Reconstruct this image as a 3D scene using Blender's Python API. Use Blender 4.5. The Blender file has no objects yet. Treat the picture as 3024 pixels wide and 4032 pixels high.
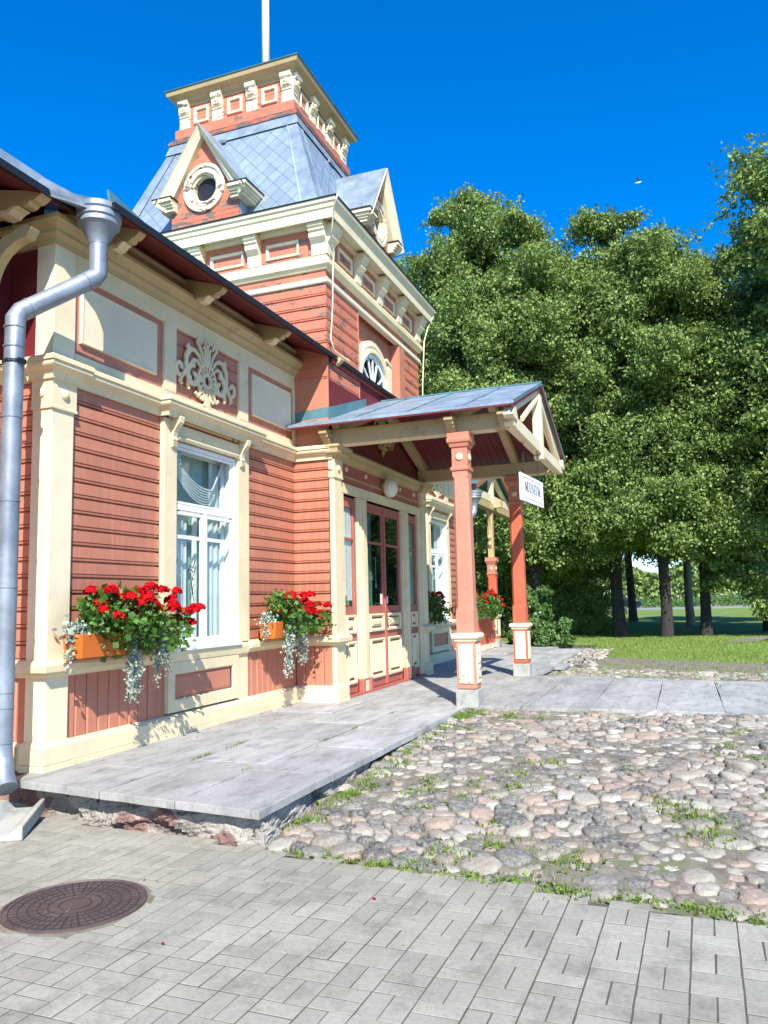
import bpy, bmesh, math, random
import numpy as np
from mathutils import Vector, Matrix
R=math.radians
sc=bpy.context.scene
COL=sc.collection
random.seed(7); np.random.seed(7)

# ---------------------------------------------------------------- camera
cam=bpy.data.cameras.new('camera'); camo=bpy.data.objects.new('camera',cam); COL.objects.link(camo)
yaw,pit,rol=R(69.4309),R(6.6058),R(-1.3917)
f=Vector((math.cos(pit)*math.sin(yaw),math.cos(pit)*math.cos(yaw),math.sin(pit)))
r=Vector((math.cos(yaw),-math.sin(yaw),0)); u=r.cross(f)
r2=r*math.cos(rol)+u*math.sin(rol); u2=-r*math.sin(rol)+u*math.cos(rol)
camo.matrix_world=Matrix(((r2.x,u2.x,-f.x,0),(r2.y,u2.y,-f.y,0),(r2.z,u2.z,-f.z,1.35),(0,0,0,1)))
cam.sensor_fit='VERTICAL'; cam.sensor_height=24; cam.lens=24*3092.9/4032
cam.clip_start=.05; cam.clip_end=4000
sc.camera=camo
# ---------------------------------------------------------------- world and sun
w=bpy.data.worlds.new('World'); sc.world=w; w.use_nodes=True
nt=w.node_tree; bg=nt.nodes['Background']
sky=nt.nodes.new('ShaderNodeTexSky'); sky.sky_type='NISHITA'; sky.sun_disc=False
sky.sun_elevation=R(41); sky.sun_rotation=R(241); sky.air_density=1.0; sky.dust_density=.35; sky.ozone_density=5.0
hs=nt.nodes.new('ShaderNodeHueSaturation'); hs.inputs['Saturation'].default_value=1.42; hs.inputs['Hue'].default_value=.503; hs.inputs['Value'].default_value=1.95
tn=nt.nodes.new('ShaderNodeMix'); tn.data_type='RGBA'; tn.blend_type='MULTIPLY'; tn.inputs[0].default_value=1; tn.inputs[7].default_value=(.9,1,1.12,1)   # deep polarised blue
nt.links.new(sky.outputs[0],hs.inputs['Color']); nt.links.new(hs.outputs[0],tn.inputs[6]); nt.links.new(tn.outputs[2],bg.inputs[0])
bg.inputs[1].default_value=.07
sd=Vector((math.cos(R(29))*math.cos(R(41)),math.sin(R(29))*math.cos(R(41)),-math.sin(R(41))))
sun=bpy.data.lights.new('sun','SUN'); sun.energy=5.0; sun.angle=R(.5); sun.color=(1,.95,.87)
suno=bpy.data.objects.new('sun',sun); COL.objects.link(suno); suno.rotation_euler=sd.to_track_quat('-Z','Y').to_euler(); suno.location=(-20,-12,25)
sc.view_settings.view_transform='Standard'; sc.view_settings.look='None'; sc.view_settings.gamma=1; sc.view_settings.exposure=.83
sc.render.resolution_x=768; sc.render.resolution_y=1024
try:
    sc.cycles.max_bounces=8; sc.cycles.transparent_max_bounces=12
except Exception: pass

# ---------------------------------------------------------------- materials
class NT:
    def __init__(s,name):
        s.m=bpy.data.materials.new(name); s.m.use_nodes=True; s.t=s.m.node_tree; s.b=s.t.nodes['Principled BSDF']
    def n(s,ty,**k):
        x=s.t.nodes.new('ShaderNode'+ty)
        for a,v in k.items():
            if a.startswith('_'): setattr(x,a[1:],v)
            else:
                x.inputs[int(a[1:]) if a[0]=='i' and a[1:].isdigit() else a].default_value=v
        return x
    def l(s,a,b): s.t.links.new(a,b)
    def coord(s,kind='Object',scale=(1,1,1)):
        c=s.n('TexCoord'); m=s.n('Mapping'); m.inputs['Scale'].default_value=scale; s.l(c.outputs[kind],m.inputs[0]); return m.outputs[0]
    def noise(s,v,scale,detail=4,rough=.6):
        x=s.n('TexNoise',Scale=scale,Detail=detail,Roughness=rough); s.l(v,x.inputs['Vector']); return x.outputs[0]
    def ramp(s,fac,stops,interp='LINEAR'):
        x=s.n('ValToRGB'); cr=x.color_ramp; cr.interpolation=interp
        while len(cr.elements)<len(stops): cr.elements.new(.5)
        for e,(p,c) in zip(cr.elements,stops): e.position=p; e.color=(*c,1) if len(c)==3 else c
        s.l(fac,x.inputs[0]); return x.outputs[0]
    def mix(s,fac,a,b,mode='MIX'):
        x=s.n('Mix',_data_type='RGBA',_blend_type=mode)
        for val,i in ((fac,0),(a,6),(b,7)):
            if isinstance(val,(int,float)): x.inputs[i].default_value=val
            elif isinstance(val,tuple): x.inputs[i].default_value=(*val,1)
            else: s.l(val,x.inputs[i])
        return x.outputs[2]
    def math(s,op,a,b=0.0):
        x=s.n('Math',_operation=op)
        for v,i in ((a,0),(b,1)):
            if isinstance(v,(int,float)): x.inputs[i].default_value=v
            else: s.l(v,x.inputs[i])
        return x.outputs[0]
    def base(s,c):
        if isinstance(c,tuple): s.b.inputs['Base Color'].default_value=(*c,1)
        else: s.l(c,s.b.inputs['Base Color'])
    def bump(s,h,strength=.3,dist=.01):
        x=s.n('Bump',Strength=strength,Distance=dist); s.l(h,x.inputs['Height']); s.l(x.outputs[0],s.b.inputs['Normal'])
    def set(s,**k):
        for a,v in k.items(): s.b.inputs[a.replace('_',' ')].default_value=v
        return s
W0,W1=(0,0,0),(1,1,1)
def paint(name,c,dirt=.25,peel=0,wood=(.16,.14,.12),rough=.5,stretch=(2,2,9),island=0,dirtc=(.16,.13,.07),band=0):
    t=NT(name); v=t.coord('Object'); vs=t.coord('Object',scale=stretch)
    big=t.noise(v,1.7,5); fine=t.noise(vs,11,5,.7)
    col=t.mix(t.ramp(big,[(.35,W0),(.7,W1)]),tuple(x*.9 for x in c),tuple(min(1,x*1.07) for x in c))
    col=t.mix(t.math('MULTIPLY',t.ramp(fine,[(.5,W0),(.8,W1)]),.5),col,tuple(x*.78 for x in c))
    if band:
        sp=t.n('SeparateXYZ'); t.l(t.n('TexCoord').outputs['Object'],sp.inputs[0]); wn_=t.n('TexWhiteNoise',_noise_dimensions='1D'); t.l(t.math('FLOOR',t.math('DIVIDE',t.math('SUBTRACT',sp.outputs[2],.9),band)),wn_.inputs['W']); col=t.mix(.8,col,t.ramp(wn_.outputs[0],[(0,(.78,.76,.74)),(1,(1,1,1))]),'MULTIPLY')
        dr=t.noise(t.coord('Object',scale=(7,7,.5)),3,5,.7); col=t.mix(t.math('MULTIPLY',t.ramp(dr,[(.48,W0),(.72,W1)]),.4),col,tuple(min(1,x*1.25+.05) for x in c))
    if dirt:
        g=t.noise(v,5.5,8,.72); col=t.mix(t.math('MULTIPLY',t.ramp(g,[(.55,W0),(.78,W1)]),dirt),col,dirtc)
    if peel:
        p=t.noise(t.coord('Object',scale=(1,1,3.2)),4.2,9,.68); msk=t.ramp(p,[(1-peel,W0),(1-peel+.015,W1)])
        wn=t.noise(t.coord('Object',scale=(3,3,30)),9,4); wc=t.ramp(wn,[(.3,tuple(x*.5 for x in wood)),(.7,tuple(x*1.5 for x in wood))])
        col=t.mix(msk,col,wc); h=t.mix(msk,fine,W0)
        t.bump(h,.7,.006)
    else: t.bump(fine,.22,.004)
    if island:
        gi=t.n('NewGeometry'); col=t.mix(island,col,t.ramp(gi.outputs['Random Per Island'],[(0,(.6,.6,.6)),(1,W1)]),'MULTIPLY')
    t.base(col); t.set(Roughness=rough)
    return t.m
CREAM=(.74,.62,.38); RED=(.50,.188,.112)
M={}
M['cream']=paint('cream_paint',CREAM,.3)
M['cream_old_shade']=paint('cream_weathered_shaded_paint',(.46,.35,.17),.85)  # dirty cream, browned further to carry the shade under eaves and porch
M['cream_peel']=paint('cream_peeling_paint',(.80,.70,.48),.15,.43)
M['cream_lite']=paint('pale_cream_paint',(.76,.66,.44),.15)
M['red']=paint('salmon_red_paint',RED,.12)
M['red_side']=paint('salmon_board_paint',RED,.2,band=.148)
M['red_tower']=paint('orange_red_peeling_paint',(.56,.18,.10),.12,.425)
M['post_salmon']=paint('salmon_post_paint',(.55,.22,.14),.25,.24,stretch=(9,9,1.2))
M['red_post']=paint('bright_red_post_paint',(.55,.11,.05),.2,.27,stretch=(9,9,1.2))
M['red_dark_shade']=paint('shade_darkened_red_paint',(.14,.014,.016),.15)  # red darkened in the colour itself for deep shade under porch and soffit
M['red_door']=paint('door_red_paint',(.40,.11,.08),.1)
M['white']=paint('white_window_paint',(.82,.83,.84),.1)
M['orange']=paint('orange_planter_paint',(.62,.14,.015),.3)
M['signwhite']=paint('sign_white',(.86,.87,.9),.05)
def flat(name,c,rough=.5,metal=0,**k):
    t=NT(name); t.base(c); t.set(Roughness=rough,Metallic=metal,**k); return t.m
M['black']=flat('black_paint',(.01,.01,.012),.5)
M['grey_ink']=flat('grey_ink',(.45,.45,.48),.6)
def metal(name,c,rough=.38,met=.6,sc_=3.0):
    t=NT(name); v=t.coord('Object'); n1=t.noise(v,sc_,6,.65); n2=t.noise(v,sc_*9,4)
    col=t.mix(t.ramp(n1,[(.35,W0),(.7,W1)]),tuple(x*.72 for x in c),tuple(min(1,x*1.15) for x in c))
    col=t.mix(t.math('MULTIPLY',t.ramp(n2,[(.5,W0),(.7,W1)]),.25),col,tuple(x*.6 for x in c))
    t.base(col); t.set(Metallic=met); t.l(t.ramp(n1,[(.3,(rough*.8,)*3),(.75,(rough*1.35,)*3)]),t.b.inputs['Roughness']); t.bump(n1,.12,.01); return t.m
M['zinc']=metal('galvanised_steel',(.27,.31,.35),.48,.45)
M['roofmetal']=metal('roof_sheet_metal',(.28,.35,.41),.5,.3)
M['teal']=metal('blue_green_sheet_metal',(.10,.22,.24),.5,.2)
M['chain']=metal('dark_iron',(.05,.05,.055),.5,.7)
M['iron']=metal('rusty_cast_iron',(.13,.092,.085),.6,.35,8)
def shingle():
    t=NT('diamond_metal_shingles'); c=t.n('TexCoord'); s=t.n('SeparateXYZ'); t.l(c.outputs['UV'],s.inputs[0])
    U=t.math('DIVIDE',s.outputs[0],.27); V=t.math('DIVIDE',s.outputs[1],.31)
    a=t.math('ADD',U,V); b=t.math('SUBTRACT',U,V)
    fa=t.math('FRACT',a); fb=t.math('FRACT',b)
    la=t.math('LESS_THAN',fa,.05); lb=t.math('GREATER_THAN',fb,.95); ln=t.math('MAXIMUM',la,lb)
    cb=t.n('CombineXYZ'); t.l(t.math('FLOOR',a),cb.inputs[0]); t.l(t.math('FLOOR',b),cb.inputs[1])
    wn=t.n('TexWhiteNoise'); t.l(cb.outputs[0],wn.inputs[0])
    n1=t.noise(t.coord('Object'),6,6,.7)
    col=t.mix(wn.outputs[0],(.25,.31,.36),(.34,.41,.46)); col=t.mix(t.ramp(n1,[(.4,W0),(.75,W1)]),col,(.22,.29,.35))
    col=t.mix(ln,col,(.12,.20,.26)); t.base(col); t.set(Metallic=.3,Roughness=.48)
    # each tile tilts a little: height rises along the tile, drops at the seam
    h=t.math('ADD',t.math('MULTIPLY',fa,-.5),t.math('MULTIPLY',fb,.5)); h=t.math('SUBTRACT',h,ln); t.bump(h,.6,.03); return t.m
M['shingle']=shingle()
def glass(name,tint=(.75,.9,.88),refl=1.0):
    m=bpy.data.materials.new(name); m.use_nodes=True; t=m.node_tree; t.nodes.clear()
    o=t.nodes.new('ShaderNodeOutputMaterial'); tr=t.nodes.new('ShaderNodeBsdfTransparent'); tr.inputs[0].default_value=(*tint,1)
    g=t.nodes.new('ShaderNodeBsdfGlossy'); g.inputs['Roughness'].default_value=.02; g.inputs[0].default_value=(.9,1,1,1)
    fr=t.nodes.new('ShaderNodeLayerWeight'); fr.inputs[0].default_value=.5
    pw=t.nodes.new('ShaderNodeMath'); pw.operation='POWER'; pw.inputs[1].default_value=4; t.links.new(fr.outputs['Facing'],pw.inputs[0])
    mu=t.nodes.new('ShaderNodeMath'); mu.operation='MULTIPLY_ADD'; mu.inputs[1].default_value=.8*refl; mu.inputs[2].default_value=.04; t.links.new(pw.outputs[0],mu.inputs[0])
    mx=t.nodes.new('ShaderNodeMixShader'); t.links.new(mu.outputs[0],mx.inputs[0]); t.links.new(tr.outputs[0],mx.inputs[1]); t.links.new(g.outputs[0],mx.inputs[2]); t.links.new(mx.outputs[0],o.inputs[0]); return m
M['glass']=glass('window_glass',(.90,.97,.95),.9)
M['glassdark']=glass('door_glass',(.45,.6,.58),.8)
def cloth(name,c,tr=.35):
    t=NT(name); v=t.coord('Object',scale=(1,1,.15)); t.base(t.mix(t.noise(v,30,3),tuple(x*.85 for x in c),c)); t.set(Roughness=.9)
    tb=t.n('BsdfTranslucent'); tb.inputs[0].default_value=(*c,1); mx=t.n('MixShader'); mx.inputs[0].default_value=tr
    o=t.t.nodes['Material Output']; t.l(t.b.outputs[0],mx.inputs[1]); t.l(tb.outputs[0],mx.inputs[2]); t.l(mx.outputs[0],o.inputs[0]); return t.m
M['curtain']=cloth('white_curtain_cloth',(.86,.88,.88)); M['curtain_green']=cloth('pale_green_curtain_cloth',(.38,.58,.52)); M['curtain_sheer']=cloth('grey_green_sheer_cloth',(.44,.58,.55),.2)
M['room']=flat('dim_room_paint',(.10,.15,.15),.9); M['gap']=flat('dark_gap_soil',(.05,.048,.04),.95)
def leafmat(name,dark,light,trans=.35,sp=.4):
    t=NT(name); g=t.n('NewGeometry'); oi=t.n('ObjectInfo')
    col=t.ramp(g.outputs['Random Per Island'],[(0,dark),(.55,tuple((a+b)/2 for a,b in zip(dark,light))),(1,light)])
    n=t.noise(t.coord('Object'),.55,3); col=t.mix(t.math('MULTIPLY',t.ramp(n,[(.35,W0),(.65,W1)]),.45),col,light)
    t.base(col); t.set(Roughness=.5); t.b.inputs['Specular IOR Level'].default_value=sp
    tb=t.n('BsdfTranslucent'); t.l(t.mix(.5,col,(.25,.35,.03)),tb.inputs[0]); mx=t.n('MixShader'); mx.inputs[0].default_value=trans
    o=t.t.nodes['Material Output']; t.l(t.b.outputs[0],mx.inputs[1]); t.l(tb.outputs[0],mx.inputs[2]); t.l(mx.outputs[0],o.inputs[0]); return t.m
M['leaf']=leafmat('linden_leaves',(.03,.080,.014),(.32,.43,.13),.28,.2)
M['leaf2']=leafmat('bush_leaves',(.04,.10,.02),(.12,.22,.06),.25)
M['gleaf']=leafmat('geranium_leaves',(.025,.075,.010),(.11,.24,.035),.25)
M['silver']=leafmat('silver_leaves',(.22,.29,.24),(.42,.50,.42),.15)
M['stem']=flat('pale_stem',(.25,.24,.13),.8)
M['weed']=leafmat('weed_leaves',(.08,.15,.02),(.24,.33,.08),.3,.2)
M['grassb']=leafmat('grass_blades',(.14,.22,.03),(.30,.40,.10),.35,.2)
t=NT('red_petals'); g=t.n('NewGeometry'); t.base(t.ramp(g.outputs['Random Per Island'],[(0,(.30,.001,.004)),(1,(.60,.003,.008))])); t.set(Roughness=.85); t.b.inputs['Specular IOR Level'].default_value=.15; M['petal']=t.m
t=NT('shaded_tree_bark'); v=t.coord('Object',scale=(6,6,1.2)); n=t.noise(v,5,6,.7); t.base(t.ramp(n,[(.3,(.012,.011,.010)),(.7,(.06,.052,.045))])); t.bump(n,.9,.05); t.set(Roughness=.9); M['bark']=t.m  # bark colour darkened to stand in for the shade of the crowns
t=NT('pale_bark'); v=t.coord('Object',scale=(6,6,1.2)); n=t.noise(v,5,6,.7); t.base(t.ramp(n,[(.3,(.12,.10,.08)),(.7,(.34,.29,.25))])); t.bump(n,.9,.05); t.set(Roughness=.9); M['barkp']=t.m
# ground materials
t=NT('mown_lawn'); v=t.coord('Object'); n=t.noise(v,.35,6,.65); n2=t.noise(v,9,6,.8)
col=t.ramp(n,[(.3,(.15,.22,.045)),(.55,(.21,.29,.07)),(.75,(.29,.33,.12))]); col=t.mix(t.math('MULTIPLY',n2,.55),col,(.06,.11,.015)); t.base(col); t.bump(n2,.8,.05); t.set(Roughness=.9); t.b.inputs['Specular IOR Level'].default_value=.1; M['lawn']=t.m
t=NT('dry_meadow'); v=t.coord('Object'); n=t.noise(v,.08,6,.7); t.base(t.ramp(n,[(.3,(.30,.34,.12)),(.7,(.50,.46,.24))])); t.set(Roughness=.95); M['meadow']=t.m
t=NT('sandy_soil'); v=t.coord('Object'); n=t.noise(v,6,8,.75); n2=t.noise(v,1.6,5,.6)
col=t.ramp(n,[(.3,(.09,.08,.055)),(.7,(.28,.25,.19))]); col=t.mix(t.ramp(n2,[(.58,W0),(.70,W1)]),col,(.12,.15,.05)); t.base(col); t.bump(n,.8,.02); t.set(Roughness=.95); M['soil']=t.m
t=NT('asphalt_road'); t.base(t.ramp(t.noise(t.coord('Object'),3,5),[(.3,(.20,.20,.21)),(.7,(.28,.28,.29))])); t.set(Roughness=.9); M['road']=t.m
def slabmat(name,a,b,stain=.5,stretch=(1,1,1)):
    t=NT(name); v=t.coord('Object'); vs=t.coord('Object',scale=stretch); g=t.n('NewGeometry')
    n1=t.noise(vs,1.3,8,.7); n2=t.noise(v,38,4,.7); n3=t.noise(vs,3.7,8,.75)
    col=t.mix(t.ramp(n1,[(.35,W0),(.65,W1)]),a,b); col=t.mix(t.math('MULTIPLY',t.ramp(n3,[(.5,W0),(.72,W1)]),stain),col,tuple(x*.45 for x in a))
    col=t.mix(t.math('MULTIPLY',t.ramp(n2,[(.45,W0),(.7,W1)]),.35),col,tuple(x*.6 for x in a))
    col=t.mix(.6,col,t.ramp(g.outputs['Random Per Island'],[(0,(.70,.70,.70)),(1,(1,1,1))]),'MULTIPLY')
    t.base(col); t.set(Roughness=.85); h=t.math('ADD',t.math('MULTIPLY',n2,.4),n3); t.bump(h,.35,.008); return t.m
M['slab']=slabmat('limestone_slabs',(.29,.29,.27),(.47,.465,.44),.9,(.6,1.7,1))
M['paver']=slabmat('concrete_pavers',(.29,.278,.222),(.375,.362,.298),.7)
M['joint']=flat('joint_sand',(.09,.083,.055),.95)
M['concrete']=slabmat('old_concrete',(.33,.34,.29),(.50,.50,.45),.8)
t=NT('rubble_mortar'); v=t.coord('Object'); n=t.noise(v,2.2,9,.75); n2=t.noise(v,14,6,.7); vv=t.n('TexVoronoi',Scale=3.2); t.l(t.coord('Object',scale=(1,1,2)),vv.inputs['Vector'])
col=t.ramp(n,[(.36,(.10,.095,.08)),(.42,(.28,.26,.22)),(.5,(.42,.39,.33)),(.7,(.50,.47,.41))]); col=t.mix(t.ramp(vv.outputs['Color'],[(.68,W0),(.74,W1)]),col,(.30,.18,.15)); col=t.mix(t.ramp(n2,[(.60,W0),(.66,W1)]),col,(.05,.05,.045))
t.base(col); t.bump(t.math('ADD',n,n2),1,.05); t.set(Roughness=.95); M['mortar']=t.m
t=NT('field_stones'); g=t.n('NewGeometry'); v=t.coord('Object'); rp=g.outputs['Random Per Island']
col=t.ramp(rp,[(0,(.055,.06,.06)),(.12,(.11,.115,.105)),(.24,(.22,.20,.165)),(.38,(.32,.235,.18)),(.5,(.31,.28,.225)),(.62,(.21,.17,.135)),(.72,(.35,.325,.27)),(.84,(.16,.16,.145)),(.93,(.45,.42,.36))],'CONSTANT')
n=t.noise(v,30,6,.75); n2=t.noise(v,7,5); col=t.mix(t.math('MULTIPLY',t.ramp(n,[(.42,W0),(.62,W1)]),.6),col,(.42,.38,.31)); col=t.mix(t.math('MULTIPLY',t.ramp(n2,[(.5,W0),(.75,W1)]),.5),col,(.16,.14,.12))
t.base(col); t.bump(n,.9,.012); t.set(Roughness=.85); M['stone']=t.m
M['skin_white']=flat('gull_white_feathers',(.8,.8,.78),.8); M['skin_dark']=flat('gull_dark_feathers',(.03,.035,.05),.8)
M['carpaint']=flat('dark_car_paint',(.015,.02,.03),.25,.3); M['rubber']=flat('black_rubber',(.01,.01,.01),.8)
M['opal']=flat('opal_lamp_glass',(.75,.74,.62),.25); M['toyteal']=flat('teal_toy_paint',(.03,.22,.24),.4); M['clay']=flat('terracotta',(.5,.16,.07),.8)
M['notice']=flat('white_paper',(.8,.8,.8),.8)

# ---------------------------------------------------------------- mesh helpers
def TF(y0): return lambda p:(p[0],y0-p[1],p[2])          # (u,d,z) on a front facing plane
def TX(x0): return lambda p:(x0-p[1],p[0],p[2])          # left facing plane, u = y
def TK(k,cx,cy):
    return [lambda p:(cx+p[0],cy-p[1],p[2]),lambda p:(cx+p[1],cy+p[0],p[2]),lambda p:(cx-p[0],cy+p[1],p[2]),lambda p:(cx-p[1],cy-p[0],p[2])][k]
class MB:
    def __init__(s,T=None): s.v=[]; s.f=[]; s.T=T; s.uv=None
    def add(s,vs,fs,T=None):
        T=T or s.T; o=len(s.v); s.v+= [tuple(T(p)) if T else tuple(p) for p in vs]; s.f+=[tuple(i+o for i in f) for f in fs]; return s
    def box(s,a0,a1,b0,b1,c0,c1,T=None):
        return s.add([(a0,b0,c0),(a1,b0,c0),(a1,b1,c0),(a0,b1,c0),(a0,b0,c1),(a1,b0,c1),(a1,b1,c1),(a0,b1,c1)],[(0,3,2,1),(4,5,6,7),(0,1,5,4),(1,2,6,5),(2,3,7,6),(3,0,4,7)],T)
    def quad(s,a,b,c,d,T=None): return s.add([a,b,c,d],[(0,1,2,3)],T)
    def prism(s,poly,u0,u1,T=None,axis=0):          # poly = (d,z) extruded along u; axis=1: (u,z) extruded along d
        n=len(poly)
        if axis==0: vs=[(u0,a,b) for a,b in poly]+[(u1,a,b) for a,b in poly]
        elif axis==1: vs=[(a,u0,b) for a,b in poly]+[(a,u1,b) for a,b in poly]
        else: vs=[(a,b,u0) for a,b in poly]+[(a,b,u1) for a,b in poly]
        return s.add(vs,[tuple(range(n))[::-1],tuple(range(n,2*n))]+[(i,(i+1)%n,n+(i+1)%n,n+i) for i in range(n)],T)
    def sweep(s,path,prof,closed=False,cap=True,T=None):     # plan path (x,y), profile (out,z), outward on the right of travel
        P=[Vector(p) for p in path]; n=len(P); m=len(prof); nr=[]
        segs=n if closed else n-1
        for i in range(segs):
            d=(P[(i+1)%n]-P[i]).normalized(); nr.append(Vector((d.y,-d.x)))
        vs=[]
        for i in range(n):
            if closed: a,b=nr[i-1],nr[i]
            else: a=nr[max(0,i-1)]; b=nr[min(segs-1,i)]
            mi=(a+b)/max(.2,1+a.dot(b))
            for o,z in prof: vs.append((P[i].x+mi.x*o,P[i].y+mi.y*o,z))
        fs=[]
        for i in range(segs):
            j=(i+1)%n
            for k in range(m-1): fs.append((i*m+k,j*m+k,j*m+k+1,i*m+k+1))
        if cap and not closed:
            fs.append(tuple(range(m))[::-1]); fs.append(tuple((n-1)*m+k for k in range(m)))
        return s.add(vs,fs,T)
    def frame(s,u0,u1,z0,z1,prof,fill=True,T=None):          # picture frame, profile (inset,d)
        vs=[]
        for i,d in prof: vs+=[(u0+i,d,z0+i),(u1-i,d,z0+i),(u1-i,d,z1-i),(u0+i,d,z1-i)]
        fs=[]
        for k in range(len(prof)-1):
            for j in range(4): fs.append((k*4+j,k*4+(j+1)%4,k*4+4+(j+1)%4,k*4+4+j))
        if fill: fs.append(tuple((len(prof)-1)*4+j for j in range(4)))
        return s.add(vs,fs,T)
    def lathe(s,prof,c,n=20,axis='z',T=None):                # prof (r,h)
        vs=[];m=len(prof)
        for i in range(n):
            a=2*math.pi*i/n; ca,sa=math.cos(a),math.sin(a)
            for r_,h in prof:
                if axis=='z': vs.append((c[0]+r_*ca,c[1]+r_*sa,c[2]+h))
                elif axis=='d': vs.append((c[0]+r_*ca,c[1]+h,c[2]+r_*sa))
        fs=[(i*m+k,((i+1)%n)*m+k,((i+1)%n)*m+k+1,i*m+k+1) for i in range(n) for k in range(m-1)]
        fs.append(tuple(i*m for i in range(n))[::-1]); fs.append(tuple(i*m+m-1 for i in range(n)))
        return s.add(vs,fs,T)
    def tube(s,pts,rad,n=10,T=None,cap=True):
        pts=[Vector(p) for p in pts]; rad=rad if isinstance(rad,(list,tuple)) else [rad]*len(pts)
        vs=[];fs=[]; up=None
        for i,p in enumerate(pts):
            d=(pts[min(i+1,len(pts)-1)]-pts[max(i-1,0)]).normalized()
            if up is None:
                up=Vector((0,0,1)) if abs(d.z)<.9 else Vector((1,0,0))
            a=(up-d*up.dot(d)).normalized(); b=d.cross(a); up=a
            for k in range(n):
                t_=2*math.pi*k/n; vs.append(tuple(p+(a*math.cos(t_)+b*math.sin(t_))*rad[i]))
        for i in range(len(pts)-1):
            for k in range(n): fs.append((i*n+k,i*n+(k+1)%n,(i+1)*n+(k+1)%n,(i+1)*n+k))
        if cap: fs.append(tuple(range(n))[::-1]); fs.append(tuple((len(pts)-1)*n+k for k in range(n)))
        return s.add(vs,fs,T)
    def ribbon(s,pts,wd,d0,d1,T=None):                       # flat stroke in (u,z), thickness d0..d1
        P=[Vector(p) for p in pts]; n=len(P); wd=wd if isinstance(wd,(list,tuple)) else [wd]*n
        vs=[]
        for i,p in enumerate(P):
            t_=(P[min(i+1,n-1)]-P[max(i-1,0)]).normalized(); q=Vector((-t_.y,t_.x))*wd[i]/2
            for e,d in ((q,d0),(q,d1),(-q,d1),(-q,d0)): vs.append((p.x+e.x,d,p.y+e.y))
        fs=[(i*4+k,i*4+4+k,i*4+4+(k+1)%4,i*4+(k+1)%4) for i in range(n-1) for k in range(4)]
        fs+=[(0,1,2,3),tuple((n-1)*4+k for k in (3,2,1,0))]
        return s.add(vs,fs,T)
    def build(s,name,mat,parent=None,bev=0,smooth=False,recalc=True,label=None):
        me=bpy.data.meshes.new(name); me.from_pydata(s.v,[],s.f)
        if s.uv:
            l=me.uv_layers.new(name='UVMap')
            for i,lp in enumerate(me.loops): l.data[i].uv=s.uv[lp.vertex_index]
        if recalc:
            b=bmesh.new(); b.from_mesh(me); bmesh.ops.recalc_face_normals(b,faces=b.faces); b.to_mesh(me); b.free()
        me.materials.append(mat if not isinstance(mat,str) else M[mat])
        if smooth:
            for p in me.polygons: p.use_smooth=True
        o=bpy.data.objects.new(name,me); COL.objects.link(o)
        if parent:
            o.parent=parent; o.matrix_parent_inverse=Matrix.Translation(-ROOTLOC[parent.name])
        ROOTLOC[o.name]=Vector((0,0,0))
        if bev:
            md=o.modifiers.new('bevel','BEVEL'); md.width=bev; md.segments=2; md.limit_method='ANGLE'; md.angle_limit=R(40)
        if label: o['label']=label
        return o
ROOTLOC={}
def thing(name,label,cat,loc=(0,0,0),group=None):
    o=bpy.data.objects.new(name,None); o.location=loc; o.empty_display_size=.2; COL.objects.link(o); ROOTLOC[o.name]=Vector(loc)
    o['label']=label; o['category']=cat
    if group: o['group']=group
    return o
def tag(o,label,cat,group=None):
    o['label']=label; o['category']=cat
    if group: o['group']=group
    return o
def struct(o,kind='structure'): o['kind']=kind; return o
def fastmesh(name,V,Fq,mat,parent=None,smooth=False):
    me=bpy.data.meshes.new(name); me.vertices.add(len(V)); me.vertices.foreach_set('co',np.asarray(V,dtype=np.float32).ravel())
    Fq=np.asarray(Fq,dtype=np.int32); k=Fq.shape[1]; me.loops.add(Fq.size); me.loops.foreach_set('vertex_index',Fq.ravel())
    me.polygons.add(len(Fq)); me.polygons.foreach_set('loop_start',np.arange(0,Fq.size,k,dtype=np.int32)); me.polygons.foreach_set('loop_total',np.full(len(Fq),k,dtype=np.int32))
    me.update(calc_edges=True); me.validate(); me.materials.append(M[mat] if isinstance(mat,str) else mat)
    if smooth: me.polygons.foreach_set('use_smooth',np.ones(len(Fq),dtype=bool))
    o=bpy.data.objects.new(name,me); COL.objects.link(o)
    if parent:
        o.parent=parent
        if parent.name in ROOTLOC: o.matrix_parent_inverse=Matrix.Translation(-ROOTLOC[parent.name])
    return o
def leaves(C,size,up=.3,asp=.75,rng=np.random,jit=.35,out=None):
    """rhombus leaves with a fold, centred at C (n,3) -> verts, quads"""
    n=len(C); N=rng.normal(size=(n,3)); N[:,2]+=up
    if out is not None: N+=out
    N/=np.linalg.norm(N,axis=1,keepdims=True)
    A=np.cross(N,rng.normal(size=(n,3))); A/=np.linalg.norm(A,axis=1,keepdims=True); B=np.cross(N,A)
    sz=(size*(1+jit*rng.normal(size=(n,1)))).clip(size*.4,size*1.9)
    V=np.stack([C-A*sz*.5,C+B*sz*asp*.42+N*sz*.10,C+A*sz*.5,C-B*sz*asp*.42+N*sz*.10],1).reshape(-1,3)
    F=np.arange(4*n).reshape(n,4); return V,F

# ================================================================= GROUND
def zg(x):
    if x<=4.65: return -.24
    t_=min(1,max(0,(10.1-x)/5.4)); return -.03-.21*t_**1.5
def rnd(a,b): return random.uniform(a,b)
def bx_edge(y): return 4.70-(2.62-y)*.117 if y<2.62 else 4.70+(y-2.62)*.134     # brick / cobble line, slightly skewed
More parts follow.
